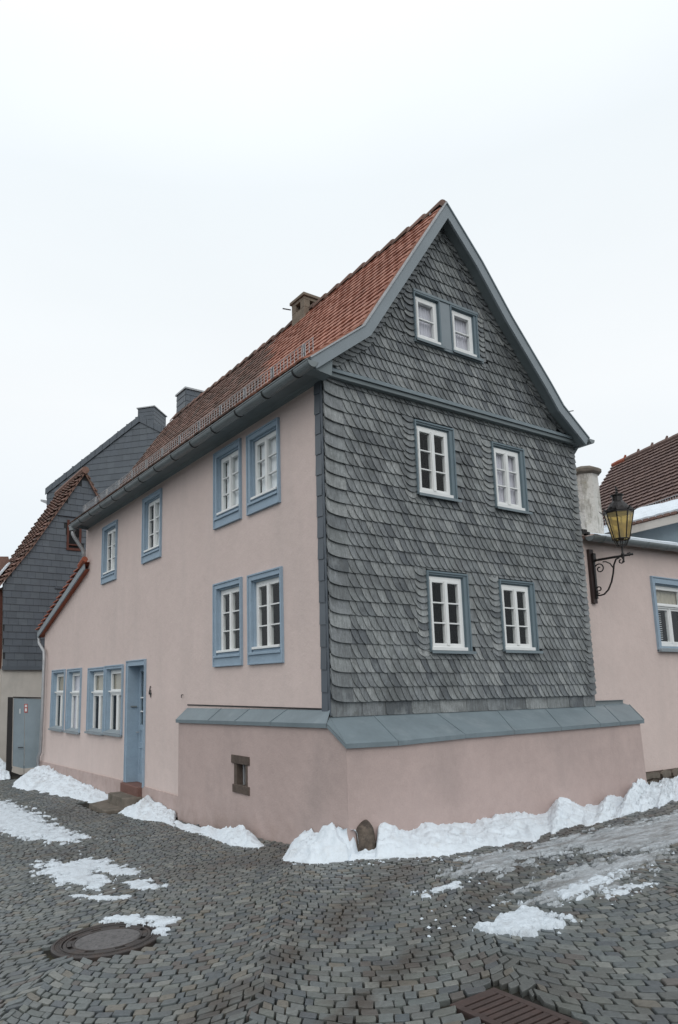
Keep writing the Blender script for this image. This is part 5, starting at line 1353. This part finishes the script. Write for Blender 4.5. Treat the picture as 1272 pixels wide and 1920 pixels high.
o = b.build('guard_stone', BOULD, None, smooth=True, loc=(bs[0], bs[1], bs[2])); sb = o.modifiers.new('s', 'SUBSURF'); sb.levels = 2; sb.render_levels = 2
tag(o, 'weathered brown guard stone leaning against the corner of the pink base between two snow heaps', 'stone')

# ================================================================== snow
def fb(x, y, s, o=4): return noise.fractal(Vector((x*s, y*s, .7)), .9, 2.1, o)
def bank(name, wall, front, heights, label, res=.02, lump=1.35, group=None, cat='snow heap'):
    """wall / front: ground points along the foot of the wall and along the outer edge; heights above the ground at the wall"""
    wall = [Vector((p[0], p[1], 0)) for p in wall]; front = [Vector((p[0], p[1], 0)) for p in front]
    def samp(P, t):
        ls = [0]
        for i in range(len(P)-1): ls.append(ls[-1]+(P[i+1]-P[i]).length)
        d = t*ls[-1]
        for i in range(len(P)-1):
            if d <= ls[i+1]+1e-9: return P[i].lerp(P[i+1], (d-ls[i])/max(ls[i+1]-ls[i], 1e-9))
        return P[-1]
    Ln = sum((wall[i+1]-wall[i]).length for i in range(len(wall)-1)); nS = max(20, int(Ln/res)); nT = 30
    b = MB(); rowsv = []
    for i in range(nS+1):
        t = i/nS; a = samp(wall, t); c = samp(front, t)
        hh = np.interp(t, [h[0] for h in heights], [h[1] for h in heights])
        endt = min(1, min(t, 1-t)*Ln/.045)
        c = a+(c-a)*(1+.20*fb(t*Ln, 5.5, 2.2, 3))
        row = []
        for j in range(nT+1):
            v = j/nT; q = a.lerp(c, v*1.02-.02)
            prof = (1-v**1.5)**.9 if v < 1 else 0
            n1 = fb(q.x, q.y, 3.2); n2 = .55-1.6*abs(noise.noise(Vector((q.x*7, q.y*7, .3))))+.5*(.4-abs(noise.noise(Vector((q.x*17, q.y*17, 2.3))))); n3 = fb(q.x, q.y+4, 30., 3)
            z = hh*prof*endt*(1+.30*n1)+(.036*n2+.009*n3)*min(1, prof*3)*lump*min(1, hh/.10)*endt
            row.append(Vector((q.x, q.y, G(q.x, q.y)+max(z, 0)+(.006 if v < .97 else -.03))))
            if 0 < j < nT: row[-1] += Vector((.016*noise.noise(q*9), .016*noise.noise(q*9+Vector((5, 0, 0))), 0))
        rowsv.append(row)
    W = nT+1
    b.v = [tuple(p) for r in rowsv for p in r]
    b.f = [(i*W+j, (i+1)*W+j, (i+1)*W+j+1, i*W+j+1) for i in range(nS) for j in range(nT)]; b.t = [0]*len(b.f)
    cx_ = b.v[len(b.v)//2]; o3 = Vector(cx_); b.v = [(v[0]-o3.x, v[1]-o3.y, v[2]-o3.z) for v in b.v]
    o = b.build(name, SNOW, None, smooth=True, loc=o3); tag(o, label, cat, group); return o
def wallpts_y(ys, x): return [(x, y) for y in ys]
# right bank along the gable side
fr = [gnd(p) for p in ((702, 1612), (760, 1612), (830, 1607), (880, 1600), (950, 1584), (1000, 1578), (1040, 1562), (1110, 1548), (1160, 1533), (1215, 1520), (1262, 1505), (1300, 1500))]
def topx(p): v = at(p, 1, BY); return (v[0], v[2])
prof = [topx(p) for p in ((706, 1553), (735, 1550), (765, 1560), (800, 1546), (830, 1551), (885, 1545), (910, 1536), (950, 1527), (1000, 1532), (1020, 1526), (1042, 1500), (1080, 1512), (1115, 1514), (1132, 1492), (1165, 1507), (1187, 1466), (1210, 1475))]
x0, x1 = prof[0][0], 6.9
hs = [((p[0]-x0)/(7.4-x0), max(.05, p[1]-G(p[0], BY))) for p in prof]+[(.84, .15), (.92, .13), (1, .12)]
w_ = [(x0, BY+.02), (5.5, BY+.02), (5.6, .05), (6.9, .05)]
w_ = [(x0, BY+.02), (2, BY+.02), (3.5, BY+.02), (4.6, BY+.02), (5.45, BY+.02), (6.4, -.15), (7.6, .05)]
bank('snow_bank', w_, fr, hs, 'long white snow bank along the pink base under the slate gable', res=.018, group=None, cat='snow bank')
# heap on the left of the guard stone
fr = [gnd(p) for p in ((528, 1612), (545, 1618), (580, 1624), (620, 1621), (655, 1616), (673, 1604), (672, 1597))]
w_ = [(BX-.02, .62), (BX-.02, .3), (BX-.02, -.1), (BX-.02, -.40), (BX+.03, BY-.03), (BX+.12, BY-.03)]
bank('snow_heap', w_, fr, [(0, .03), (.2, .12), (.45, .20), (.62, .31), (.72, .27), (.85, .30), (1, .24)], 'big lumpy snow heap at the corner of the house left of the guard stone', lump=1.5)
fr = [gnd(p) for p in ((655, 1616), (672, 1612), (690, 1614), (705, 1613), (722, 1612))]
w_ = [gnd(p) for p in ((655, 1600), (670, 1597), (688, 1598), (703, 1596), (716, 1594))]
bank('snow_heap', w_, fr, [(0, .10), (.25, .04), (.5, .07), (.75, .05), (1, .12)], 'low crust of snow in front of the guard stone', res=.008)
# small heaps on the street side
fr = [gnd(p) for p in ((500, 1588), (470, 1592), (435, 1588), (410, 1578), (385, 1570), (350, 1560), (325, 1550))]
w_ = [gnd(p) for p in ((490, 1570), (468, 1573), (435, 1571), (412, 1563), (390, 1557), (352, 1549), (328, 1541))]
w_ = [(min(p[0], BX-.02), p[1]) for p in w_]
bank('snow_heap', w_, fr, [(0, .02), (.08, .13), (.22, .09), (.40, .035), (.52, .06), (.62, .01), (.75, .03), (.85, .008), (.95, .03), (1, .01)], 'low broken strip of snow below the small cellar window')
fr = [gnd(p) for p in ((327, 1549), (300, 1543), (270, 1540), (238, 1533), (220, 1526))]
w_ = [(-.04, 4.1), (-.04, 4.6), (-.04, 5.0), (-.04, 5.45), (-.30, 5.60)]
bank('snow_heap', w_, fr, [(0, .05), (.2, .07), (.4, .13), (.58, .14), (.66, .26), (.76, .13), (1, .04)], 'rounded snow heap to the right of the door steps', lump=1.4)
fr = [gnd(p) for p in ((188, 1506), (160, 1504), (120, 1495), (80, 1487), (45, 1481), (22, 1473), (30, 1466))]
w_ = [(-.04, 7.1), (-.04, 8.), (-.04, 9.5), (-.04, 11), (-.04, 12.2), (-.06, 12.9), (-.2, 13.1)]
bank('snow_bank', w_, fr, [(0, .03), (.2, .09), (.45, .15), (.65, .17), (.85, .25), (1, .06)], 'crumbly snow bank along the wall left of the door below the four windows', res=.03, lump=1.6, cat='snow bank')
fr = [gnd(p) for p in ((20, 1458), (8, 1462), (-8, 1460), (-30, 1455))]; w_ = [gnd(p) for p in ((18, 1446), (8, 1444), (-8, 1442), (-30, 1440))]
bank('snow_heap', w_, fr, [(0, .1), (.4, .3), (1, .25)], 'small snow heap beside the gate post at the left edge', res=.03)
def patch(name, outline, h, m, label, thr=0., scale=7., res=.02, ragged=.12, cat='snow patch', kind=None, aniso=None, stren=1.35):
    """snow lying on the cobbles; outline as ground points"""
    P = [gnd(p)[:2] for p in outline]
    if aniso is None: aniso = (1, 1, 0)
    xs_ = [p[0] for p in P]; ys_ = [p[1] for p in P]; X0, X1, Y0, Y1 = min(xs_)-.25, max(xs_)+.25, min(ys_)-.25, max(ys_)+.25
    nx_, ny_ = int((X1-X0)/res)+1, int((Y1-Y0)/res)+1
    gx_, gy_ = np.meshgrid(np.linspace(X0, X1, nx_), np.linspace(Y0, Y1, ny_), indexing='ij')
    D = np.full(gx_.shape, 1e9); ins = np.zeros(gx_.shape, bool); n_ = len(P)
    for i in range(n_):
        ax_, ay = P[i]; bx_, by = P[(i+1) % n_]; dx, dy = bx_-ax_, by-ay
        t = np.clip(((gx_-ax_)*dx+(gy_-ay)*dy)/(dx*dx+dy*dy+1e-12), 0, 1)
        D = np.minimum(D, np.hypot(gx_-ax_-t*dx, gy_-ay-t*dy))
        cond = ((ay > gy_) != (by > gy_)) & (gx_ < (bx_-ax_)*(gy_-ay)/(by-ay+1e-12)+ax_); ins ^= cond
    S = np.where(ins, D, -D); co, si = math.cos(aniso[2]), math.sin(aniso[2])
    Zm = np.zeros(gx_.shape); idx = -np.ones(gx_.shape, int); b = MB()
    for i in range(nx_):
        for j in range(ny_):
            if S[i, j] < -ragged*2.2: Zm[i, j] = -1; continue
            x, y = gx_[i, j], gy_[i, j]; xa = (x*co+y*si)*aniso[0]; ya = (-x*si+y*co)*aniso[1]
            Zm[i, j] = S[i, j]+ragged*(1.3*fb(xa, ya, scale, 5)+.7*fb(xa+7, ya, scale*3.7, 4))*stren-thr
    for i in range(nx_-1):
        for j in range(ny_-1):
            if max(Zm[i, j], Zm[i+1, j], Zm[i, j+1], Zm[i+1, j+1]) < 0: continue
            f = []
            for (a, c) in ((i, j), (i+1, j), (i+1, j+1), (i, j+1)):
                if idx[a, c] < 0:
                    x, y, z = gx_[a, c], gy_[a, c], Zm[a, c]; idx[a, c] = len(b.v)
                    hh = .65*h*(1-math.exp(-max(z, 0)/(.35*ragged+.01)))
                    hh *= (1+.35*fb(x, y, 11, 4))
                    b.v.append((x, y, G(x, y)+.012+hh if z > 0 else G(x, y)-.02+.0*hh))
                f.append(idx[a, c])
            b.f.append(f); b.t.append(0)
    if not b.v: return
    o3 = Vector(b.v[len(b.v)//2]); b.v = [(v[0]-o3.x, v[1]-o3.y, v[2]-o3.z) for v in b.v]
    o = b.build(name, m, None, smooth=True, loc=o3, kind=kind)
    tag(o, label, cat, None, kind); return o
patch('snow_patch', ((-60, 1490), (0, 1504), (40, 1520), (80, 1540), (112, 1560), (140, 1566), (146, 1578), (110, 1580), (60, 1574), (0, 1556), (-60, 1540)), .05, SNOWT, 'largest thin snow patch on the lane at the left edge', thr=-.02, ragged=.16, res=.025)
patch('snow_patch', ((70, 1618), (110, 1620), (150, 1618), (215, 1655), (180, 1668), (120, 1655), (80, 1640)), .03, SNOWT, 'streaky thin snow patch on the cobbles left of the manhole snow', ragged=.12, res=.018, thr=.0)
patch('snow_patch', ((130, 1622), (165, 1612), (200, 1616), (270, 1638), (272, 1646), (230, 1644), (180, 1640)), .022, SNOWT, 'broken film of snow reaching toward the middle of the lane', ragged=.12, res=.018, thr=.03)
patch('snow_patch', ((230, 1655), (260, 1652), (294, 1658), (290, 1668), (255, 1668)), .022, SNOWT, 'small snow remnant right of the streaky patch', ragged=.08, res=.016)
patch('snow_patch', ((148, 1680), (190, 1682), (240, 1682), (240, 1688), (180, 1690)), .016, SNOWT, 'tiny crumbs of snow above the manhole cover', ragged=.08, res=.014, thr=.02)
patch('snow_patch', ((190, 1726), (215, 1722), (250, 1720), (268, 1724), (274, 1736), (240, 1734), (205, 1732)), .03, SNOWT, 'narrow snow strip on the rear rim of the manhole cover', ragged=.05, res=.012)
patch('snow_patch', ((270, 1722), (300, 1720), (332, 1728), (318, 1742), (304, 1758), (294, 1746), (278, 1736)), .03, SNOWT, 'fan shaped snow scrap right of the manhole cover', ragged=.05, res=.012)
patch('snow_patch', ((920, 1740), (950, 1722), (990, 1706), (1010, 1716), (1052, 1724), (1040, 1738), (1010, 1748), (975, 1750), (940, 1754)), .055, SNOWT, 'flattened clump of snow above the drain grate on the right', ragged=.07, res=.012)
patch('snow_patch', ((785, 1678), (820, 1668), (864, 1652), (866, 1658), (835, 1672), (800, 1684)), .025, SNOWT, 'thin sliver of snow between the corner heap and the slush', ragged=.06, res=.013, thr=.01)
A3 = (1, 3.4, .06)
patch('slush', ((842, 1640), (880, 1612), (960, 1598), (1040, 1578), (1120, 1562), (1200, 1544), (1300, 1520), (1360, 1510), (1360, 1580), (1290, 1586), (1230, 1602), (1180, 1600), (1120, 1602), (1080, 1596), (1010, 1612), (960, 1632), (900, 1644), (860, 1646)), .035, SLUSH, 'broad band of grey wheel-rutted slush along the right lane', ragged=.15, res=.015, thr=.05, scale=4.5, stren=1.5, cat='slush', kind='stuff', aniso=A3)
patch('slush', ((990, 1690), (1010, 1655), (1080, 1628), (1160, 1612), (1225, 1600), (1240, 1612), (1180, 1640), (1190, 1650), (1140, 1672), (1060, 1690), (1010, 1695)), .026, SLUSH, 'lower tongue of rutted slush near the middle of the right lane', ragged=.14, res=.013, thr=.03, stren=1.5, scale=5, cat='slush', kind='stuff', aniso=A3)
patch('snow_patch', ((1040, 1688), (1075, 1668), (1120, 1650), (1165, 1636), (1190, 1632), (1160, 1648), (1120, 1672), (1080, 1688)), .045, SNOWT, 'bright ridge of snow on the lower tongue of slush', ragged=.05, res=.013, aniso=A3)
patch('snow_patch', ((1140, 1676), (1165, 1664), (1215, 1658), (1222, 1642), (1232, 1648), (1225, 1660), (1180, 1672), (1160, 1688), (1145, 1690)), .02, SNOWT, 'crumbly snow trail at the right end of the slush', ragged=.07, res=.013, thr=.02)
# crumbs of ice
b = MB()
for k in range(150):
    p_ = random.choice([(U(880, 1240), U(1600, 1700)), (U(780, 1060), U(1690, 1760)), (U(540, 720), U(1608, 1626)), (U(60, 300), U(1570, 1700)), (U(1140, 1272), U(1580, 1620)), (U(700, 900), U(1600, 1618))])
    q = gnd(p_); s_ = U(.006, .018); c = Vector((q[0], q[1], G(q[0], q[1])+.012))
    if q[0] > BX-.03 and q[1] > BY-.03: continue
    vs = [c+Vector((s_*U(.7, 1.3)*math.cos(a+k), s_*U(.7, 1.3)*math.sin(a+k), U(-.2, .2)*s_)) for a in (0, 1.26, 2.5, 3.77, 5.0)]
    b.add(vs+[c+Vector((0, 0, s_*U(.5, .9)))], [(0, 1, 5), (1, 2, 5), (2, 3, 5), (3, 4, 5), (4, 0, 5)])
o = b.build('snow_crumbs', SNOWT, None, kind='stuff'); tag(o, 'scattered crumbs of ice and snow on the cobbles', 'snow crumbs', None, 'stuff')
